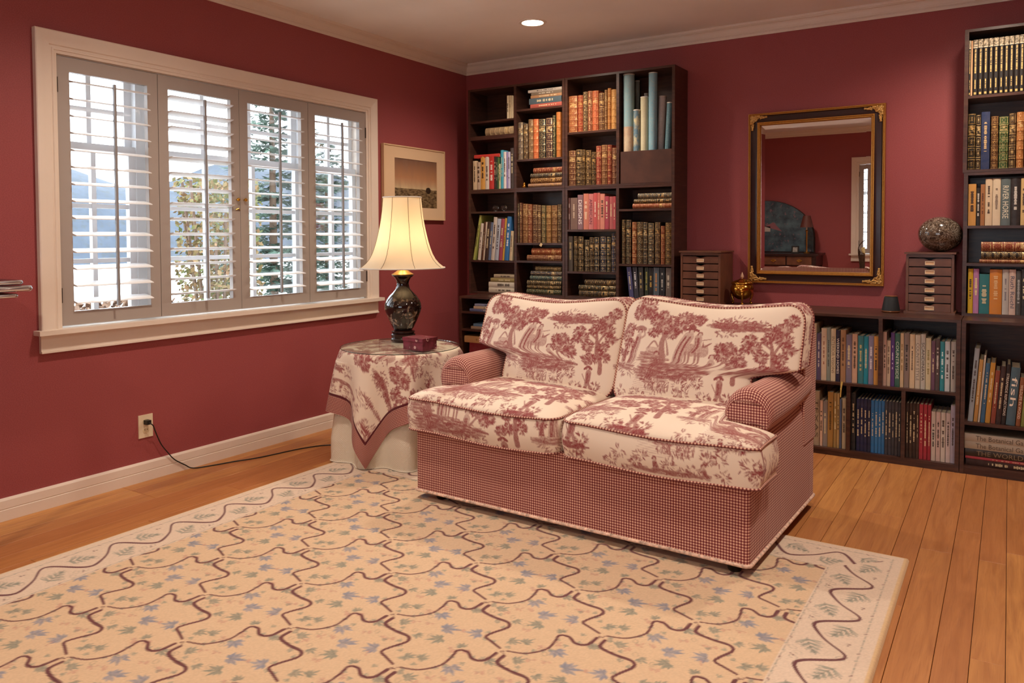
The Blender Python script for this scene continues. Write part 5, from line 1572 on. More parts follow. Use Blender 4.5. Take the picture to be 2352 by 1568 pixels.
def shade_mat():
    t = NT('lamp_shade_silk')
    d = t.n('ShaderNodeBsdfDiffuse'); d.inputs[0].default_value = lin('e9d9bd')+(1,)
    tr = t.n('ShaderNodeBsdfTranslucent'); tr.inputs[0].default_value = lin('f3dcb0')+(1,)
    mx = t.n('ShaderNodeMixShader'); mx.inputs[0].default_value = 0.30
    t.t.links.new(d.outputs[0], mx.inputs[1]); t.t.links.new(tr.outputs[0], mx.inputs[2]); return t.done(mx.outputs[0])
sp = [(0.2375, 0.977), (0.2285, 0.983), (0.205, 1.002), (0.186, 1.024), (0.170, 1.052), (0.157, 1.085), (0.146, 1.120), (0.136, 1.160), (0.126, 1.205), (0.118, 1.250), (0.112, 1.300), (0.108, 1.345), (0.107, 1.362)]
npan = 8; nseg = 8
def shade_pt(r, z, a):
    # octagonal bell: panels slightly flattened between the ribs
    k = (a % (2*PI/npan))/(2*PI/npan)-0.5
    return (r*(1-0.030*(1-(2*k)**2)))
mb = MB(); n = npan*nseg; arc0 = 0.20
P3 = []
for r, z in sp: P3.append([(shade_pt(r, z, 2*PI*j/n)*math.cos(2*PI*j/n+arc0), shade_pt(r, z, 2*PI*j/n)*math.sin(2*PI*j/n+arc0), Lz(z)) for j in range(n)])
mb.grid(np.array(P3).transpose(1, 0, 2), closed_u=True)
shade = mb.build('lamp_shade', shade_mat(), lamp, smooth='all')
M['shade_trim'] = plain('shade_trim', 'd9d2c6', 0.6)
for r, z, w in ((0.2375, 0.977, 0.0040), (0.107, 1.362, 0.0040)):
    MB().tube([(shade_pt(r, z, 2*PI*j/n)*math.cos(2*PI*j/n+arc0), shade_pt(r, z, 2*PI*j/n)*math.sin(2*PI*j/n+arc0), Lz(z)) for j in range(n)], w, 6, closed=True).build('shade_binding', M['shade_trim'], shade, smooth='all')
for q in range(npan):
    a = 2*PI*q/npan+arc0
    MB().tube([((r+0.0008)*math.cos(a), (r+0.0008)*math.sin(a), Lz(z)) for r, z in sp], 0.0014, 5).build('rib', plain('shade_rib', '8f7c60', 0.7) if q == 0 else bpy.data.materials['shade_rib'], shade, smooth='all')
# ---- red paisley box
def paisley():
    t = NT('paisley_print'); p = t.obj(); s = t.sep(p)
    vo = t.n('ShaderNodeTexVoronoi'); vo.feature = 'F1'; vo.inputs['Scale'].default_value = 26; t.t.links.new(p, vo.inputs['Vector'])
    d = vo.outputs['Distance']
    ring = t.math('MULTIPLY', t.math('GREATER_THAN', d, 0.22), t.math('LESS_THAN', d, 0.30))
    base = t.mix(t.ramp(t.noise(p, 30, 3), 0.4, 0.6), lin('5c1c26'), lin('7c3040'))
    t.bsdf(t.mix(t.math('MULTIPLY', ring, t.ramp(t.noise(p, 14, 1), 0.48, 0.54)), base, lin('c9a8a0')), 0.35); return t.done()
bx = thing('keepsake_box', 'small dark red paisley box on the glass-topped lamp table', 'box', (0.918, -1.688, GZ+0.0065), math.radians(-5))
PM = paisley()
MB().box(-0.068, 0.068, -0.051, 0.051, 0.0, 0.044).build('box_body', PM, bx, fixn=False)
MB().box(-0.071, 0.071, -0.054, 0.054, 0.0445, 0.062).build('box_lid', PM, bx, fixn=False)
# ---- outlet and lamp cord
ot = thing('wall_outlet', 'ivory duplex outlet on the left wall above baseboard', 'outlet', (0.0, -2.608, 0.258))
MB().box(0.0, 0.005, -0.036, 0.036, -0.054, 0.054).build('cover_plate', M['ivory'], ot)
for dz in (0.021, -0.021):
    f = MB().lathe([(0.0, 0), (0.017, 0)], 20)
    ro = MB().prism([(0.016*math.cos(a), 0.0135*math.sin(a)) for a in np.linspace(0, 2*PI, 20)[:-1]], 'x', 0.005, 0.0065).build('receptacle', plain('outlet_face', 'd6c29c', 0.4) if dz > 0 else bpy.data.materials['outlet_face'], ot)
    ro.location = (0, 0, dz)
    if dz < 0:
        for yy in (-0.006, 0.006): MB().box(0.0065, 0.0068, yy-0.001, yy+0.001, dz+0.001, dz+0.008).build('slot', M['black'], ot)
cord = thing('lamp_cord', 'thin dark lamp cord plugged into the wall outlet', 'cord', (0.0, -2.608, 0.0))
MB().box(0.0066, 0.034, -0.012, 0.010, 0.268, 0.288).build('plug', M['black'], cord)
pts = [(0.034, -0.002, 0.276), (0.040, 0.014, 0.262), (0.026, 0.035, 0.225), (0.022, 0.065, 0.160), (0.022, 0.100, 0.110), (0.022, 0.135, 0.068), (0.024, 0.190, 0.028), (0.040, 0.225, 0.006), (0.075, 0.31, 0.0035), (0.11, 0.41, 0.0035), (0.163, 0.535, 0.0035), (0.215, 0.76, 0.0035), (0.285, 0.89, 0.0035), (0.40, 0.96, 0.0035)]
MB().tube(spline(pts, 6), 0.0030, 6).build('cable', M['black'], cord, smooth='all')
# ================================================================== things on the walls and shelves
# ---- gilt mirror
MX0, MX1, MZ0, MZ1 = 2.103, 2.851, 0.866, 1.874
mir = thing('wall_mirror', 'large wall mirror in black and gilt frame with gold leafy corners', 'mirror', ((MX0+MX1)/2, -0.0085, (MZ0+MZ1)/2))
mir.rotation_euler = (math.radians(0.66), 0, 0)
HX, HZ = (MX1-MX0)/2, (MZ1-MZ0)/2
def frame_ring(name, mat, prof, parent, hx, hz, sm=30):
    """prof: (inset from the outer edge, -y height); mitred rectangle"""
    mb = MB(); n = len(prof); cor = [(-1, -1), (1, -1), (1, 1), (-1, 1)]
    for sx, sz in cor:
        for i, h in prof: mb.v.append((sx*(hx-i), -h, sz*(hz-i)))
    for c in range(4):
        c2 = (c+1) % 4
        for k in range(n-1): mb.f.append((c*n+k, c2*n+k, c2*n+k+1, c*n+k+1)); mb.uv.append(None); mb.mi.append(0)
    return mb.build(name, mat, parent, smooth=sm)
frame_ring('outer_bead', M['gold'], [(0.0, 0.0), (0.0, 0.022), (0.002, 0.026), (0.006, 0.026), (0.008, 0.022), (0.010, 0.024), (0.013, 0.024), (0.014, 0.020)], mir, HX, HZ)
M['lacquer'] = plain('dark_lacquer', '2e1614', 0.3, var=0.2, vscale=12)
frame_ring('frame_panel', M['lacquer'], [(0.0135, 0.021), (0.020, 0.016), (0.040, 0.018), (0.054, 0.024)], mir, HX, HZ)
frame_ring('inner_bead', M['gold'], [(0.053, 0.020), (0.055, 0.029), (0.060, 0.030), (0.064, 0.026), (0.069, 0.026), (0.073, 0.020), (0.074, 0.010)], mir, HX, HZ)
gx, gz, bv = HX-0.0735, HZ-0.0735, 0.024
mb = MB()
ctr = [(-gx+bv, -0.014, -gz+bv), (gx-bv, -0.014, -gz+bv), (gx-bv, -0.014, gz-bv), (-gx+bv, -0.014, gz-bv)]
edg = [(-gx, -0.0125, -gz), (gx, -0.0125, -gz), (gx, -0.0125, gz), (-gx, -0.0125, gz)]
MB().quad(ctr).build('mirror_glass', M['mirror'], mir, fixn=False)
for c in range(4):
    m_ = MB(); m_.quad([edg[c], edg[(c+1) % 4], ctr[(c+1) % 4], ctr[c]]); m_.build('bevel', M['mirror'], mir, fixn=False)
box_obj('backing', (-HX+0.012, HX-0.012, -0.010, 0.0, -HZ+0.012, HZ-0.012), M['black'], mir)
# carved corner leaves
rg = random.Random(21); mb = MB()
def scroll(x, z, r): mb.sphere((x, 0, z), r, 8, 6, (1.0, 0.75, 1.0))
for k in range(13):
    f = k/12; w = 0.016*(1-f)+0.004
    for j in range(3):
        q = rg.uniform(-w, w); scroll(0.022+f*0.085, 0.024+q*0.7, 0.0042+0.004*(1-f)*rg.random()); scroll(0.024+q*0.7, 0.022+f*0.075, 0.0042+0.004*(1-f)*rg.random())
for k in range(12): scroll(0.020+rg.uniform(0, 0.026), 0.020+rg.uniform(0, 0.026), rg.uniform(0.004, 0.008))
for pts in ([(0.02, 0, 0.02), (0.05, -0.004, 0.030), (0.075, 0, 0.020), (0.108, 0, 0.026)], [(0.02, 0, 0.02), (0.030, -0.004, 0.05), (0.020, 0, 0.075), (0.026, 0, 0.098)], [(0.02, 0, 0.022), (0.04, -0.005, 0.045), (0.052, 0, 0.040)]):
    mb.tube(spline(pts, 5), 0.0032, 6)
first = None
M['gilt_carving'] = plain('gilt_carving', 'c79a58', 0.42, 0.55, var=0.2, vscale=160)
for sx, sz in ((1, 1), (-1, 1), (1, -1), (-1, -1)):
    if first is None: ob = mb.build('corner_ornament', M['gilt_carving'], mir, smooth='all'); first = ob.data
    else: ob = link('corner_ornament', first, mir)
    ob.location = (sx*(-HX), -0.022, sz*(-HZ)); ob.scale = (sx, 1, sz)
# ---- framed landscape print on the left wall
p0, p1 = on_x(880, 330, 0.02), on_x(1021, 427, 0.02)
PY0, PY1, PZ0, PZ1 = -0.946, -0.298, 1.262, 1.752
pic = thing('framed_picture', 'square landscape print at dusk in cream mat on left wall', 'picture', (0.001, (PY0+PY1)/2, (PZ0+PZ1)/2))
hy, hz = (PY1-PY0)/2, (PZ1-PZ0)/2
M['cream_frame'] = plain('cream_frame', 'd8b890', 0.4)
for b in ((-hy, hy, hz-0.008, hz), (-hy, hy, -hz, -hz+0.008), (-hy, -hy+0.008, -hz+0.008, hz-0.008), (hy-0.008, hy, -hz+0.008, hz-0.008)):
    MB().box(0, 0.024, b[0], b[1], b[2], b[3]).build('frame_rail', M['cream_frame'], pic)
a, b = on_x(905, 361, 0.02), on_x(1004.5, 479, 0.02)
iy0, iy1, iz1, iz0 = a[1]-(PY0+PY1)/2, b[1]-(PY0+PY1)/2, a[2]-(PZ0+PZ1)/2, b[2]-(PZ0+PZ1)/2
iy0 = -0.213*1.0 if abs(iy0+0.213) < 0.02 else iy0
mb = MB(); x_ = 0.018
for q in ((-hy+0.008, hy-0.008, iz1, hz-0.008), (-hy+0.008, hy-0.008, -hz+0.008, iz0), (-hy+0.008, iy0, iz0, iz1), (iy1, hy-0.008, iz0, iz1)):
    mb.box(0.012, x_, *q)
mb.build('mat_board', plain('mat_board', 'dcbb96', 0.8), pic)
def dusk():
    t = NT('dusk_landscape'); uv = t.sep(t.uvn()); u, v = uv[0], uv[1]
    n = t.noise(t.vec(t.math('MULTIPLY', u, 6.0), t.math('MULTIPLY', v, 1.2), 0.0), 1.4, 3)
    sky = t.mix(t.ramp(v, 0.40, 0.98), t.mix(t.ramp(v, 0.40, 0.62), lin('c9b08a'), lin('c98f62')), lin('7a5a48'))
    sky = t.mix(t.math('MULTIPLY', t.ramp(n, 0.4, 0.7), 0.35), sky, lin('8a6a58'))
    g = t.noise(t.vec(t.math('MULTIPLY', u, 14.0), t.math('MULTIPLY', v, 26.0), 1.0), 1.0, 3)
    gr = t.mix(t.ramp(g, 0.35, 0.65), lin('4a3826'), lin('8a7352'))
    hill = t.math('LESS_THAN', v, t.math('ADD', 0.375, t.math('MULTIPLY', n, 0.03)))
    c = t.mix(hill, sky, gr)
    du, dv = t.math('SUBTRACT', u, 0.79), t.math('SUBTRACT', v, 0.375)
    d2 = t.math('ADD', t.math('MULTIPLY', t.math('MULTIPLY', du, du), 1.2), t.math('MULTIPLY', dv, dv))
    tree = t.math('LESS_THAN', t.math('ADD', d2, t.math('MULTIPLY', t.noise(t.vec(u, v, 3.0), 30, 2), 0.003)), 0.0058)
    t.bsdf(t.mix(tree, c, lin('2e2018')), 0.25); return t.done()
mb = MB(); mb.quad([(0.014, iy0, iz0), (0.014, iy1, iz0), (0.014, iy1, iz1), (0.014, iy0, iz1)], ((0, 0), (1, 0), (1, 1), (0, 1))); mb.build('print', dusk(), pic, fixn=False)
# ---- drawer chests
def chest(label, pxl, pxr, pyt, yf, x1=None):
    L0 = on_y(pxl, pyt, yf); R0 = on_y(pxr, pyt, yf); z1 = L0[2]; z0 = BT+0.0005
    w = (R0[0]-L0[0]) if x1 is None else x1-L0[0]; d = -yf-0.012
    c = thing('drawer_chest', label, 'drawer chest', (L0[0]+w/2, yf+d/2, z0), group='desktop drawer chests')
    h = z1-z0; th = 0.012; m = M['walnut_mid']
    for b in ((-w/2, -w/2+th), (w/2-th, w/2)): box_obj('side_panel', (b[0], b[1], -d/2, d/2, 0.012, h-0.012), m, c)
    box_obj('top_panel', (-w/2-0.008, w/2+0.008, -d/2-0.010, d/2, h-0.009, h), m, c)
    box_obj('top_rail', (-w/2+th, w/2-th, -d/2, -d/2+0.010, h-0.026, h-0.009), m, c)
    box_obj('base_panel', (-w/2-0.008, w/2+0.008, -d/2-0.010, d/2, 0.0, 0.012), m, c)
    box_obj('back_panel', (-w/2+th, w/2-th, d/2-0.006, d/2, 0.012, h-0.009), M['walnut'], c)
    n = 6; zz0, zz1 = 0.013, h-0.026; dh = (zz1-zz0)/n
    iw = w/2-th-0.0015; me = None; lm = None
    for k in range(n):
        z = zz0+dh*k
        if me is None:
            ht = dh-0.006; sc = []
            for q in range(9): a = -1+q/4; sc.append((a*iw*0.30, ht-0.010*(math.cos(a*PI)*0.5+0.5)))
            poly = [(-iw, 0), (iw, 0), (iw, ht)]+sc[::-1]+[(-iw, ht)]
            ob = MB().prism(poly, 'y', -d/2+0.002, -d/2+0.012).build('drawer', m, c); me = ob.data
            bt = MB(); bt.box(-0.026, 0.026, -d/2+0.0010, -d/2+0.002, 0.006, ht-0.016)
            lb = MB(); pw, ph0, ph1 = 0.022, 0.007, ht-0.014
            lb.box(-pw, -pw+0.003, -d/2-0.0015, -d/2+0.002, ph0, ph1); lb.box(pw-0.003, pw, -d/2-0.0015, -d/2+0.002, ph0, ph1); lb.box(-pw, pw, -d/2-0.0015, -d/2+0.002, ph0, ph0+0.003); lb.box(-pw, pw, -d/2-0.0015, -d/2+0.002, ph1-0.003, ph1); lb.box(-pw+0.002, pw-0.002, -d/2+0.0005, -d/2+0.002, ph0+0.002, ph1-0.002, 1)
            l = lb.build('label_holder', [plain('label_frame', 'e2cfae', 0.4, 0.1), plain('label_card', 'dcb48c', 0.7)] if 'label_card' not in bpy.data.materials else [bpy.data.materials['label_frame'], bpy.data.materials['label_card']], ob); lm = l.data
            ob.location = (0, 0, z)
        else:
            ob = link('drawer', me, c, (0, 0, z)); link('label_holder', lm, ob)
        tray = box_obj('drawer_tray', (-iw+0.002, iw-0.002, -d/2+0.013, d/2-0.008, 0.001, 0.010), M['walnut'], ob)
    return c, z1, L0[0], L0[0]+w, yf
c1 = chest('walnut six-drawer desktop chest next to the brass urn', 1563.5, 1655, 576, -0.252)
c2 = chest('walnut six-drawer desktop chest with stone sphere on top', 2081.5, 2205, 579, -0.218, x1=3.200)
# ---- brass urn on three legs
ux, uy, uz = 2.095, -0.150, BT+0.0005
u0 = on_y(1704, 703, uy); ux = float(u0[0])
urn = thing('brass_urn', 'polished brass lidded urn on three legs under mirror corner', 'urn', (ux, uy, uz))
MB().lathe([(0.0, 0.030), (0.022, 0.032), (0.042, 0.042), (0.058, 0.060), (0.066, 0.080), (0.067, 0.098), (0.061, 0.112), (0.056, 0.118), (0.058, 0.122), (0.0, 0.122)], 36).build('bowl', M['brass'], urn, smooth='all')
MB().lathe([(0.0625, 0.1225), (0.064, 0.127), (0.056, 0.134), (0.038, 0.143), (0.020, 0.148), (0.018, 0.152), (0.0, 0.152)], 36).build('lid', M['brass'], urn, smooth='all')
MB().lathe([(0.004, 0.152), (0.005, 0.156), (0.010, 0.162), (0.0105, 0.168), (0.006, 0.180), (0.001, 0.192)], 16).build('finial', plain('shell_finial', 'caa284', 0.4), urn, smooth='all')
for k in range(3):
    a = -PI/2+0.30+2*PI*k/3; ca_, sa_ = math.cos(a), math.sin(a)
    mb = MB(); pts = [(0.060, 0.078), (0.068, 0.064), (0.064, 0.045), (0.056, 0.025), (0.058, 0.008)]
    mb.tube(spline([(r*ca_, r*sa_, z) for r, z in pts], 5), [0.009*(1-i/20*0.55) for i in range(21)], 8); mb.sphere((0.060*ca_, 0.060*sa_, 0.0075), 0.0095, 10, 8, (1, 1, 0.75)); mb.sphere((0.063*ca_, 0.063*sa_, 0.078), 0.011, 10, 8)
    mb.build('leg', M['brass'], urn, smooth='all')
q = on_z(1783, 704, BT+0.006)
mb = MB(); mb.tube(spline([(-0.024, 0, 0.005), (-0.010, 0.004, 0.010), (0.004, -0.003, 0.006), (0.018, 0.003, 0.012), (0.026, 0, 0.006)], 5), 0.0048, 8); mb.sphere((0.014, 0, 0.010), 0.0075, 10, 8); mb.sphere((-0.02, 0, 0.0065), 0.006, 10, 8)
tag(mb.build('brass_ornament', M['brass'], smooth='all', loc=(float(q[0]), float(q[1]), BT+0.0005)), 'small brass ornament peeking over the right back cushion', 'ornament')
# ---- speaker
sx_ = float(on_y(2046, 716, -0.215)[0])
spk = thing('wireless_speaker', 'small black tapered speaker with copper top and base', 'speaker', (sx_, -0.215, BT+0.0005))
M['copper'] = plain('copper_trim', 'b98058', 0.3, 0.7)
MB().lathe([(0.0, 0.0), (0.040, 0.0), (0.046, 0.006), (0.046, 0.010), (0.0, 0.010)], 36).build('base_ring', M['copper'], spk, smooth=35)
MB().lathe([(0.0445, 0.0105), (0.043, 0.020), (0.033, 0.078), (0.031, 0.083), (0.0, 0.083)], 36).build('body', plain('speaker_fabric', '1c2023', 0.6), spk, smooth=35)
MB().lathe([(0.0, 0.0835), (0.029, 0.0835), (0.031, 0.086), (0.029, 0.0875), (0.0, 0.0875)], 36).build('top_ring', M['copper'], spk, smooth=35)
# ---- stone sphere
def marble():
    t = NT('veined_stone'); p = t.obj()
    n = t.noise(p, 18, 5, 0.7, 2.5); v = t.math('ABSOLUTE', t.math('SUBTRACT', n, 0.5))
    n2 = t.noise(p, 45, 4, 0.7, 1.5)
    c = t.mix(t.ramp(n2, 0.35, 0.7), lin('2a1f1a'), lin('6e5c4c'))
    c = t.mix(t.math('SUBTRACT', 1.0, t.ramp(v, 0.0, 0.022)), c, lin('b9ac9c'))
    t.bsdf(c, 0.12, 0, coat=0.5); return t.done()
sc_ = on_y(2167.5, 539, -0.125); rr = 0.099
o = MB().sphere((0, 0, 0), 1.0, 48, 32, (0.105, 0.098, 0.092)).build('stone_sphere', marble(), smooth='all', loc=(float(sc_[0])-0.016, -0.122, c2[1]+0.0925), rot=(0.0, 0.12, 0.4))
tag(o, 'polished dark veined stone sphere on the right drawer chest', 'stone sphere')
# ---- rolled maps behind the drop panel
def map_mat(name, cols, sc=18, thr=(0.42, 0.55)):
    t = NT(name); p = t.obj(); n = t.noise(t.scale(p, (1, 1, 0.6)), sc, 4, 0.6); n2 = t.noise(p, 120, 2)
    c = t.mix(t.ramp(n, *thr), lin(cols[0]), lin(cols[1])); c = t.mix(t.math('MULTIPLY', t.ramp(n2, 0.5, 0.7), 0.35), c, lin(cols[2])); t.bsdf(c, 0.7); return t.done()
def roll(label, xa, xb, ytop, yc, cols, lean=0.0, split=None, front=None):
    a, b = on_y(1290+xa/5.227, 140+ytop/5.227, yc), on_y(1290+xb/5.227, 140+ytop/5.227, yc)
    r = (b[0]-a[0])/2; zb = ZM+TH+0.001; h = a[2]-zb; xm = max((a[0]+b[0])/2, dB[1]+r+0.001)
    o = thing('rolled_map', label, 'rolled map', (float(xm)-math.tan(lean)*h, yc, zb+r*abs(math.sin(lean))), group='rolled maps'); o.rotation_euler = (0, lean, 0)
    n = 28; t0 = 0.0007
    mt = map_mat('map_paper_'+label.split()[0]+str(int(xa)), cols)
    # spiral sheet
    mb = MB(); sp_ = []
    for k in range(int(n*2.4)+1):
        an = 2*PI*k/n; sp_.append(((r-0.0012*k/n)*math.cos(an+0.5), (r-0.0012*k/n)*math.sin(an+0.5)))
    lv = [0, h] if split is None else [0, h*split, h]
    if split is None: mb.grid(np.array([[(x, y, z) for z in lv] for x, y in sp_])); mb.build('sheet', mt, o, smooth='all', fixn=False)
    else:
        m2 = map_mat('map_sea_'+str(int(xa)), front)
        mb.grid(np.array([[(x, y, z) for z in lv[:2]] for x, y in sp_])); mb.build('sheet', mt, o, smooth='all', fixn=False)
        mb = MB(); mb.grid(np.array([[(x, y, z) for z in lv[1:]] for x, y in sp_])); mb.build('sheet', m2, o, smooth='all', fixn=False)
    mb = MB(); mb.lathe([(r+0.0004, h-0.006), (r+0.0004, h)], 28, cap=False); mb.build('margin', plain('map_margin', 'd9d2c4', 0.7) if 'map_margin' not in bpy.data.materials else bpy.data.materials['map_margin'], o, smooth='all', fixn=False)
    return o
roll('tall rolled map, blue sea above tan land, leftmost of the rolls', 745, 872, 172, -0.165, ('c9b294', 'b99a80', '9aa4a0'), split=0.52, front=('8fb0b4', '86aab0', 'b9a68c'))
roll('grey rolled map standing behind the leftmost blue one', 880, 938, 242, -0.060, ('8f958c', '7d857e', 'a09a88'))
roll('short cream rolled map with blue patches', 866, 943, 590, -0.182, ('cdbf94', '5f7f90', 'b9ad80'))
roll('plain cream rolled map between patched and blue rolls', 950, 1040, 436, -0.165, ('d3cba8', 'cdc5a2', 'bdb594'))
roll('thin white roll behind the plain cream one', 992, 1040, 392, -0.070, ('cfc8bc', 'c8c0b4', 'b9b0a4'))
roll('tall light blue rolled map, second tallest', 1049, 1150, 148, -0.170, ('86b0bc', '7fa9b8', 'c0ae98'))
roll('white roll leaning beside the tall blue one', 1172, 1258, 428, -0.115, ('d2c9c2', 'cbc2bc', 'a8a09c'), lean=0.045)
roll('teal blue roll at the right end of the maps', 1268, 1336, 500, -0.170, ('5d8088', '567a84', '9ab0b0'), lean=0.05)
# ---- small shelf things
for i, (px, lab) in enumerate(((1138.5, 'left small clear glass sphere above the leaning books'), (1157.5, 'right small clear glass sphere above the leaning books'))):
    c = on_y(px, 475, -0.19); r = 0.0205
    t_ = thing('glass_sphere', lab, 'glass sphere', (float(c[0]), -0.19, 1.3235), group='glass spheres')
    if i == 0:
        tt = NT('clear_crystal'); g = tt.n('ShaderNodeBsdfGlass'); g.inputs['IOR'].default_value = 1.5; g.inputs['Color'].default_value = (0.95, 0.95, 0.95, 1); M['crystal'] = tt.done(g.outputs[0])
    MB().lathe([(0.0, 0.0), (0.014, 0.0), (0.012, 0.005), (0.0, 0.005)], 16).build('stand', M['black'], t_)
    MB().sphere((0, 0, 0.0055+r), r, 24, 16).build('ball', M['crystal'], t_, smooth='all')
c = on_y(1204.5, 430, -0.205)
o = MB().lathe([(0.0, 0.0), (0.012, 0.0), (0.015, 0.006), (0.014, 0.016), (0.008, 0.022), (0.010, 0.027), (0.009, 0.033), (0.004, 0.037), (0.0, 0.038)], 18).build('gilt_figurine', M['brass'], smooth='all', loc=(float(c[0]), -0.205, 1.479))
tag(o, 'tiny gilt figurine beside the lying gilt books', 'figurine')
c = on_y(1242.5, 563, -0.2285)
o = MB().box(-0.009, 0.009, -0.0004, 0.0004, -0.011, 0.011).build('paper_tag', plain('tag_paper', 'd9bf90', 0.8), loc=(float(c[0]), -0.2282, float(c[2])+0.003), rot=(0, 0.6, 0))
tag(o, 'small cream paper tag hanging from the shelf edge', 'paper tag')
c = on_y(1933.5, 882, -0.463); c3 = on_y(1930.5, 912, -0.463)
mb = MB(); z0r, z1r = float(c3[2]), 0.392
pr = [(-0.4605, z1r), (-0.4615, 0.375), (-0.4630, (z1r+z0r)/2), (-0.4612, z0r)]
for i in range(3):
    w0, w1 = 0.0055-i*0.0010, 0.0055-(i+1)*0.0010
    mb.quad([(-w0-0.002*i, pr[i][0], pr[i][1]), (w0-0.002*i, pr[i][0], pr[i][1]), (w1-0.002*(i+1), pr[i+1][0], pr[i+1][1]), (-w1-0.002*(i+1), pr[i+1][0], pr[i+1][1])])
o = mb.build('bookmark_ribbon', plain('ribbon', 'c9ac5c', 0.5), loc=(float(c[0]), 0, 0), fixn=False)
tag(o, 'yellow bookmark ribbon hanging over the low shelf edge', 'ribbon')
# ---- tiered stand cut by the left frame edge
ts = thing('tiered_stand', 'dark stand with three polished metal edged tiers at left edge', 'stand', (0.17, -3.80, 0.0))
def tier(z, y1, x1, th, n):
    mb = MB(); mb.box(-0.14, x1-0.17-0.012, -0.50, y1+3.80-0.012, z-th*0.7, z+th*0.7); o = mb.build('tier_board', M['lacquer'], ts)
    r = th
    MB().tube([(x1-0.17-r, -0.50, z), (x1-0.17-r, y1+3.80-2.2*r, z), (x1-0.17-1.3*r, y1+3.80-1.3*r, z), (x1-0.17-2.2*r, y1+3.80-r, z), (-0.14, y1+3.80-r, z)], r, 10).build('metal_edge', M['chrome'], o, smooth='all')
tier(0.981, -3.270, 0.300, 0.0085, 0); tier(0.957, -3.236, 0.305, 0.0115, 1); tier(0.931, -3.290, 0.302, 0.0080, 2)
for y in (0.395, -0.45):
    for x in (0.115, -0.13): box_obj('leg', (x-0.017, x+0.017, y-0.017, y+0.017, 0.0005, 0.920), M['lacquer'], ts)
wb_ = thing('wood_block', 'pale wooden pieces lying on the tiered stand at left edge', 'wood block', (0.175, -3.52, 0.991))
M['pale_wood'] = plain('pale_wood', 'c99c74', 0.6, var=0.2, vscale=20)
box_obj('lower_slab', (-0.06, 0.06, -0.10, 0.155, 0.0, 0.018), M['pale_wood'], wb_); box_obj('upper_slab', (-0.05, 0.05, -0.10, 0.10, 0.0185, 0.030), M['pale_wood'], wb_)
# ================================================================== outside the window
M['snow'] = plain('garden_ground', 'c4c4c2', 0.9, var=0.15, vscale=0.6)
o = MB().box(-80, -0.3, -60, 60, -1.10, -1.0).build('garden_ground', M['snow']); struct(o)
def hill_mat():
    t = NT('hazy_hillside'); p = t.geo(); n = t.noise(p, 0.35, 5, 0.65); n2 = t.noise(p, 1.8, 4, 0.6)
    c = t.mix(t.ramp(n, 0.35, 0.65), lin('3c444e'), lin('323a44')); c = t.mix(t.math('MULTIPLY', t.ramp(n2, 0.5, 0.65), 0.5), c, lin('34362f')); t.bsdf(c, 0.95); return t.done()
nn = 60; P = []
for i in range(nn+1):
    y = -70+140*i/nn; top = 9.5+2.2*math.sin(i*0.23)+0.9*math.sin(i*0.71+1)
    P.append([(-58, y, -1.0), (-62, y, top*0.35), (-68, y, top*0.7), (-76, y, top)])
hl = MB(); hl.grid(P); o = hl.build('hillside', hill_mat(), smooth='all'); struct(o)
def needle_mat(name, a, b):
    t = NT(name); n = t.noise(t.geo(), 9, 3); t.bsdf(t.mix(t.ramp(n, 0.35, 0.65), lin(a), lin(b)), 0.8); return t.done()
M['spruce'] = needle_mat('spruce_needles', '2c4034', '58705f'); M['bark'] = plain('bark', '5a4838', 0.9)
def spruce(x, y, h, r, seed, label):
    rg = random.Random(seed); t = thing('spruce_tree', label, 'tree', (x, y, -1.0), group='spruces outside the window')
    MB().lathe([(0.07, 0), (0.055, h*0.3), (0.015, h*0.98)], 10).build('trunk', M['bark'], t, smooth=True)
    V = []; Fc = []
    z = 0.35
    while z < h*0.985:
        f = 1-z/h; L = r*f**0.85+0.06; nb = int(9+13*f)
        for k in range(nb):
            a = rg.uniform(0, 2*PI); Lb = L*rg.uniform(0.75, 1.1); z0 = z+rg.uniform(-0.08, 0.08)
            m = max(3, int(Lb/0.07))
            for j in range(m):
                q = (j+0.6)/m; px, py, pz = Lb*q*math.cos(a), Lb*q*math.sin(a), z0-0.25*Lb*q+0.18*Lb*q*q
                for s in range(5):
                    b = a+rg.uniform(-1.2, 1.2); e = rg.uniform(-0.5, 0.35); n_ = rg.uniform(0.07, 0.15); w = rg.uniform(0.012, 0.026)
                    dx, dy, dz = math.cos(b)*math.cos(e)*n_, math.sin(b)*math.cos(e)*n_, math.sin(e)*n_
                    wx, wy = -math.sin(b)*w, math.cos(b)*w; i0 = len(V)
                    V += [(px, py, pz), (px+dx*0.5+wx, py+dy*0.5+wy, pz+dz*0.5-0.008), (px+dx, py+dy, pz+dz), (px+dx*0.5-wx, py+dy*0.5-wy, pz+dz*0.5+0.008)]; Fc.append((i0, i0+1, i0+2, i0+3))
        z += 0.16+0.10*f
    o = arr_mesh('foliage', np.array(V), np.array(Fc), M['spruce'], t, smooth=False)
def place(px, x): p = on_x(px, 551, x); return float(p[0]), float(p[1])
x, y = place(628, -4.4); spruce(x, y, 5.2, 1.2, 1, 'tall blue spruce outside, behind the third shutter panel')
x, y = place(752, -5.8); spruce(x, y, 3.9, 0.95, 2, 'shorter spruce outside, behind the shutter panel nearest the lamp')
x, y = place(505, -2.9); 
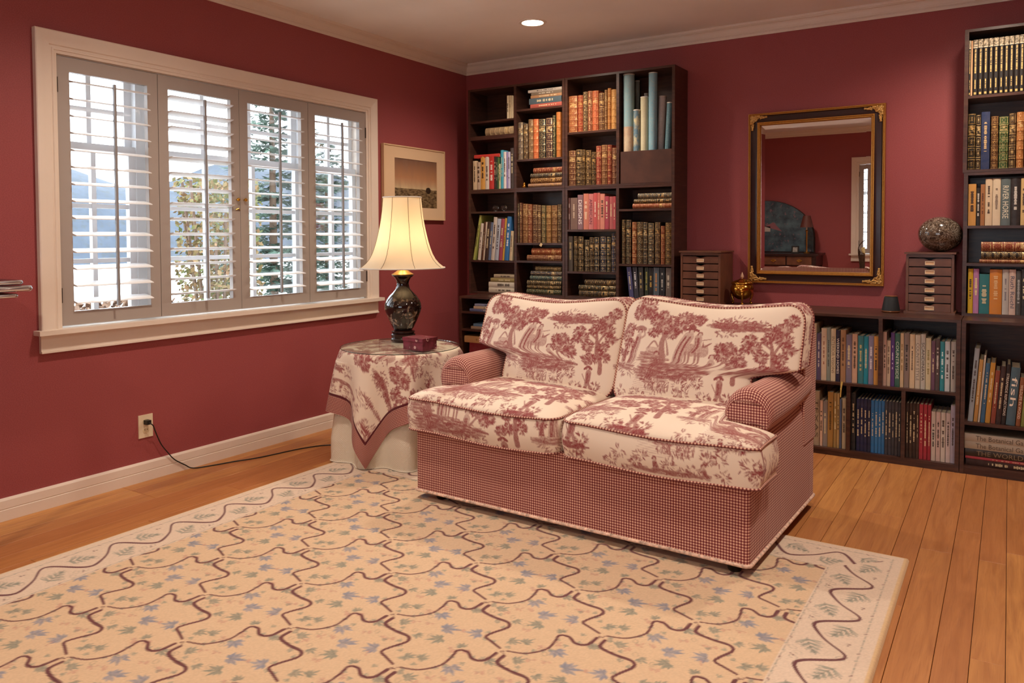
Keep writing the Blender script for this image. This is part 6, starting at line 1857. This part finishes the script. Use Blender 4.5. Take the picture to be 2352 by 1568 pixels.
def leafy(x, y, w, h, seed, n, cols, name, label, cat):
    rg = random.Random(seed); t = thing(name, label, cat, (x, y, -1.0))
    mb = MB()
    for k in range(9):
        a = rg.uniform(0, 6.28); mb.tube([(0.05*math.cos(a), 0.05*math.sin(a), 0), (w*0.4*math.cos(a), w*0.4*math.sin(a)*1.4, h*0.55), (w*0.7*math.cos(a), w*0.9*math.sin(a), h*rg.uniform(0.75, 1.0))], 0.014, 5)
    mb.build('branches', M['bark'], t)
    V = []; Fc = []
    for k in range(n):
        a = rg.uniform(0, 6.28); q = rg.random()**0.5; px, py, pz = w*q*math.cos(a)*0.8, w*q*math.sin(a), h*rg.uniform(0.12, 1.0)
        s = rg.uniform(0.018, 0.036); d1 = Vector((rg.uniform(-1, 1), rg.uniform(-1, 1), rg.uniform(-1, 1))).normalized()*s; d2 = d1.orthogonal().normalized()*s*0.6
        c = Vector((px, py, pz)); i0 = len(V); V += [tuple(c-d1), tuple(c+d2), tuple(c+d1), tuple(c-d2)]; Fc.append((i0, i0+1, i0+2, i0+3))
    arr_mesh('leaves', np.array(V), np.array(Fc), needle_mat(name+'_leaves', *cols), t, smooth=False)
leafy(x, y, 0.42, 2.7, 5, 5200, ('4a5426', '7a5c3c'), 'garden_shrub', 'tall leafy shrub with reddish leaves outside the second shutter panel', 'shrub')
x, y = place(240, -2.2); leafy(x, y, 0.62, 1.65, 6, 12000, ('4a3626', '80644c'), 'brown_hedge', 'brown winter hedge outside the lower left of the window', 'hedge')
x, y = place(462, -1.4); leafy(x, y, 0.33, 1.5, 7, 5000, ('3c4a28', '606a3c'), 'green_bush', 'low green bush outside the second shutter panel', 'shrub')
# ================================================================== opposite side of the room, seen in the mirror
def mref(px, py, yr): p = on_y(px, py+30, -0.032-yr); return float(p[0]), float(p[2])
DY = RY+0.47
dx1, dzt = mref(1876, 588, DY)
desk = thing('writing_desk', 'dark wooden desk with brass drawer pulls, reflected in mirror', 'desk', (dx1-0.55, RY+0.25, 0.0))
dzt = 0.770
box_obj('desk_top', (-0.57, 0.57, -0.225, 0.245, dzt-0.026, dzt), M['lacquer'], desk); box_obj('carcass', (-0.54, 0.54, -0.21, 0.215, dzt-0.16, dzt-0.026), M['lacquer'], desk)
for xx in (-0.36, 0.0, 0.33):
    dw = box_obj('drawer', (xx-0.155, xx+0.155, 0.2155, 0.226, dzt-0.145, dzt-0.036), M['walnut_mid'], desk)
    MB().tube(spline([(xx-0.03, 0.236, dzt-0.085), (xx, 0.240, dzt-0.102), (xx+0.03, 0.236, dzt-0.085)], 5), 0.003, 6).build('pull', M['brass'], dw, smooth='all')
    MB().prism([(xx-0.04, dzt-0.088), (xx, dzt-0.112), (xx+0.04, dzt-0.088), (xx, dzt-0.066)], 'y', 0.226, 0.2275).build('escutcheon', M['brass_dull'], dw)
for xx in (-0.51, 0.51):
    for yy in (-0.18, 0.18): MB().lathe([(0.018, 0.0005), (0.026, 0.1), (0.018, 0.3), (0.03, 0.5), (0.03, dzt-0.16)], 14, (xx, yy, 0)).build('leg', M['lacquer'], desk, smooth=40)
pa = mref(1760, 455, RY+0.05); pr_ = mref(1872, 540, RY+0.05)
hw = pr_[0]-pa[0]; zb = dzt+0.001; ph = pa[1]-zb
art = thing('arched_painting', 'arched blue green painting standing on the desk, reflected in mirror', 'painting', (pa[0], RY+0.045, zb))
def painting():
    t = NT('blue_landscape'); p = t.obj(); n = t.noise(p, 7, 4, 0.6); n2 = t.noise(p, 22, 3)
    c = t.mix(t.ramp(n, 0.35, 0.65), lin('2c3c48'), lin('56707a')); c = t.mix(t.math('MULTIPLY', t.ramp(n2, 0.6, 0.68), 0.6), c, lin('9a6a74')); t.bsdf(c, 0.4); return t.done()
def archpoly(w, h): return [(-w, 0), (w, 0)]+[(w*math.cos(a), (h*0.28)+(h*0.72)*math.sin(a)) for a in np.linspace(0, PI, 28)]
MB().prism(archpoly(hw, ph), 'y', -0.012, 0.004).build('frame', M['lacquer'], art); MB().prism([(x*0.97, 0.012+z*0.975) for x, z in archpoly(hw, ph)], 'y', 0.004, 0.008).build('canvas', painting(), art)
MB().box(-0.10, 0.06, 0.0081, 0.009, ph*0.40, ph*0.50).build('painted_house', plain('house_white', 'b9b0a8', 0.6), art); MB().prism([(-0.02, ph*0.50), (0.22, ph*0.40), (0.10, ph*0.58)], 'y', 0.0081, 0.009).build('painted_roof', plain('roof_pink', '8c5a62', 0.6), art)
lx_, lz_ = mref(1852.5, 578, RY+0.26)
l2 = thing('candlestick_lamp', 'slim brass candlestick lamp with dark red shade, reflected in mirror', 'lamp', (lx_, RY+0.26, dzt+0.0005))
MB().lathe([(0.0, 0), (0.042, 0), (0.042, 0.008), (0.016, 0.020), (0.010, 0.05), (0.010, 0.28), (0.018, 0.30), (0.010, 0.31), (0.0, 0.31)], 20).build('stick', M['brass_dull'], l2, smooth=35)
MB().lathe([(0.009, 0.3105), (0.009, 0.40)], 12).build('candle_sleeve', M['ivory'], l2)
MB().lathe([(0.085, 0.345), (0.045, 0.50)], 28, cap=False).build('shade', plain('red_shade', '5a2a20', 0.6), l2, smooth='all')
fx, fz = mref(1826, 577, RY+0.36)
f2 = thing('photo_frame', 'small black photo frame on the reflected desk', 'photo frame', (fx, RY+0.36, dzt+0.001)); f2.rotation_euler = (0.15, 0, 0)
MB().box(-0.048, 0.048, -0.006, 0.006, 0.0, 0.10).build('frame', M['black'], f2); MB().box(-0.030, 0.030, 0.0062, 0.007, 0.018, 0.082).build('photo', plain('photo_grey', '9a9690', 0.5, var=0.5, vscale=60), f2)
bx_, bz_ = mref(1978, 600, RY+0.20)
st_ = thing('plant_stand', 'small dark plant stand before the reflected window', 'plant stand', (bx_+0.05, RY+0.20, 0.0))
MB().lathe([(0.0, 0.56), (0.13, 0.56), (0.13, 0.58), (0.0, 0.58)], 24).build('stand_top', M['lacquer'], st_)
for k in range(3): a = 2*PI*k/3; MB().tube([(0.10*math.cos(a), 0.10*math.sin(a), 0.56), (0.12*math.cos(a), 0.12*math.sin(a), 0.001)], 0.012, 8).build('leg', M['lacquer'], st_)
bk = thing('twig_basket', 'twig basket with arched handle and cream flowers, reflected in mirror', 'basket', (bx_+0.05, RY+0.20, 0.581))
rg = random.Random(8); M['twig'] = plain('twig', '4a3424', 0.8, var=0.3, vscale=40)
MB().lathe([(0.06, 0.0), (0.075, 0.08), (0.085, 0.17)], 16, cap=False).build('basket_wall', M['twig'], bk)
for k in range(16): a = 2*PI*k/16; MB().tube([(0.064*math.cos(a), 0.064*math.sin(a), 0.0), (0.088*math.cos(a+0.15), 0.088*math.sin(a+0.15), 0.20+rg.uniform(0, 0.05))], 0.005, 5).build('twig', M['twig'], bk)
MB().tube(spline([(-0.085, 0, 0.16), (-0.08, 0, 0.28), (0, 0.01, 0.36), (0.08, 0, 0.28), (0.085, 0, 0.16)], 6), 0.006, 6).build('handle', M['twig'], bk)
for k in range(9): a = rg.uniform(0, 6.3); q = rg.uniform(0, 0.05); MB().sphere((q*math.cos(a), q*math.sin(a), 0.20+rg.uniform(0, 0.05)), 0.028, 10, 8).build('flower', plain('cream_flower', 'd8c48c', 0.7) if k == 0 else bpy.data.materials['cream_flower'], bk, smooth='all')
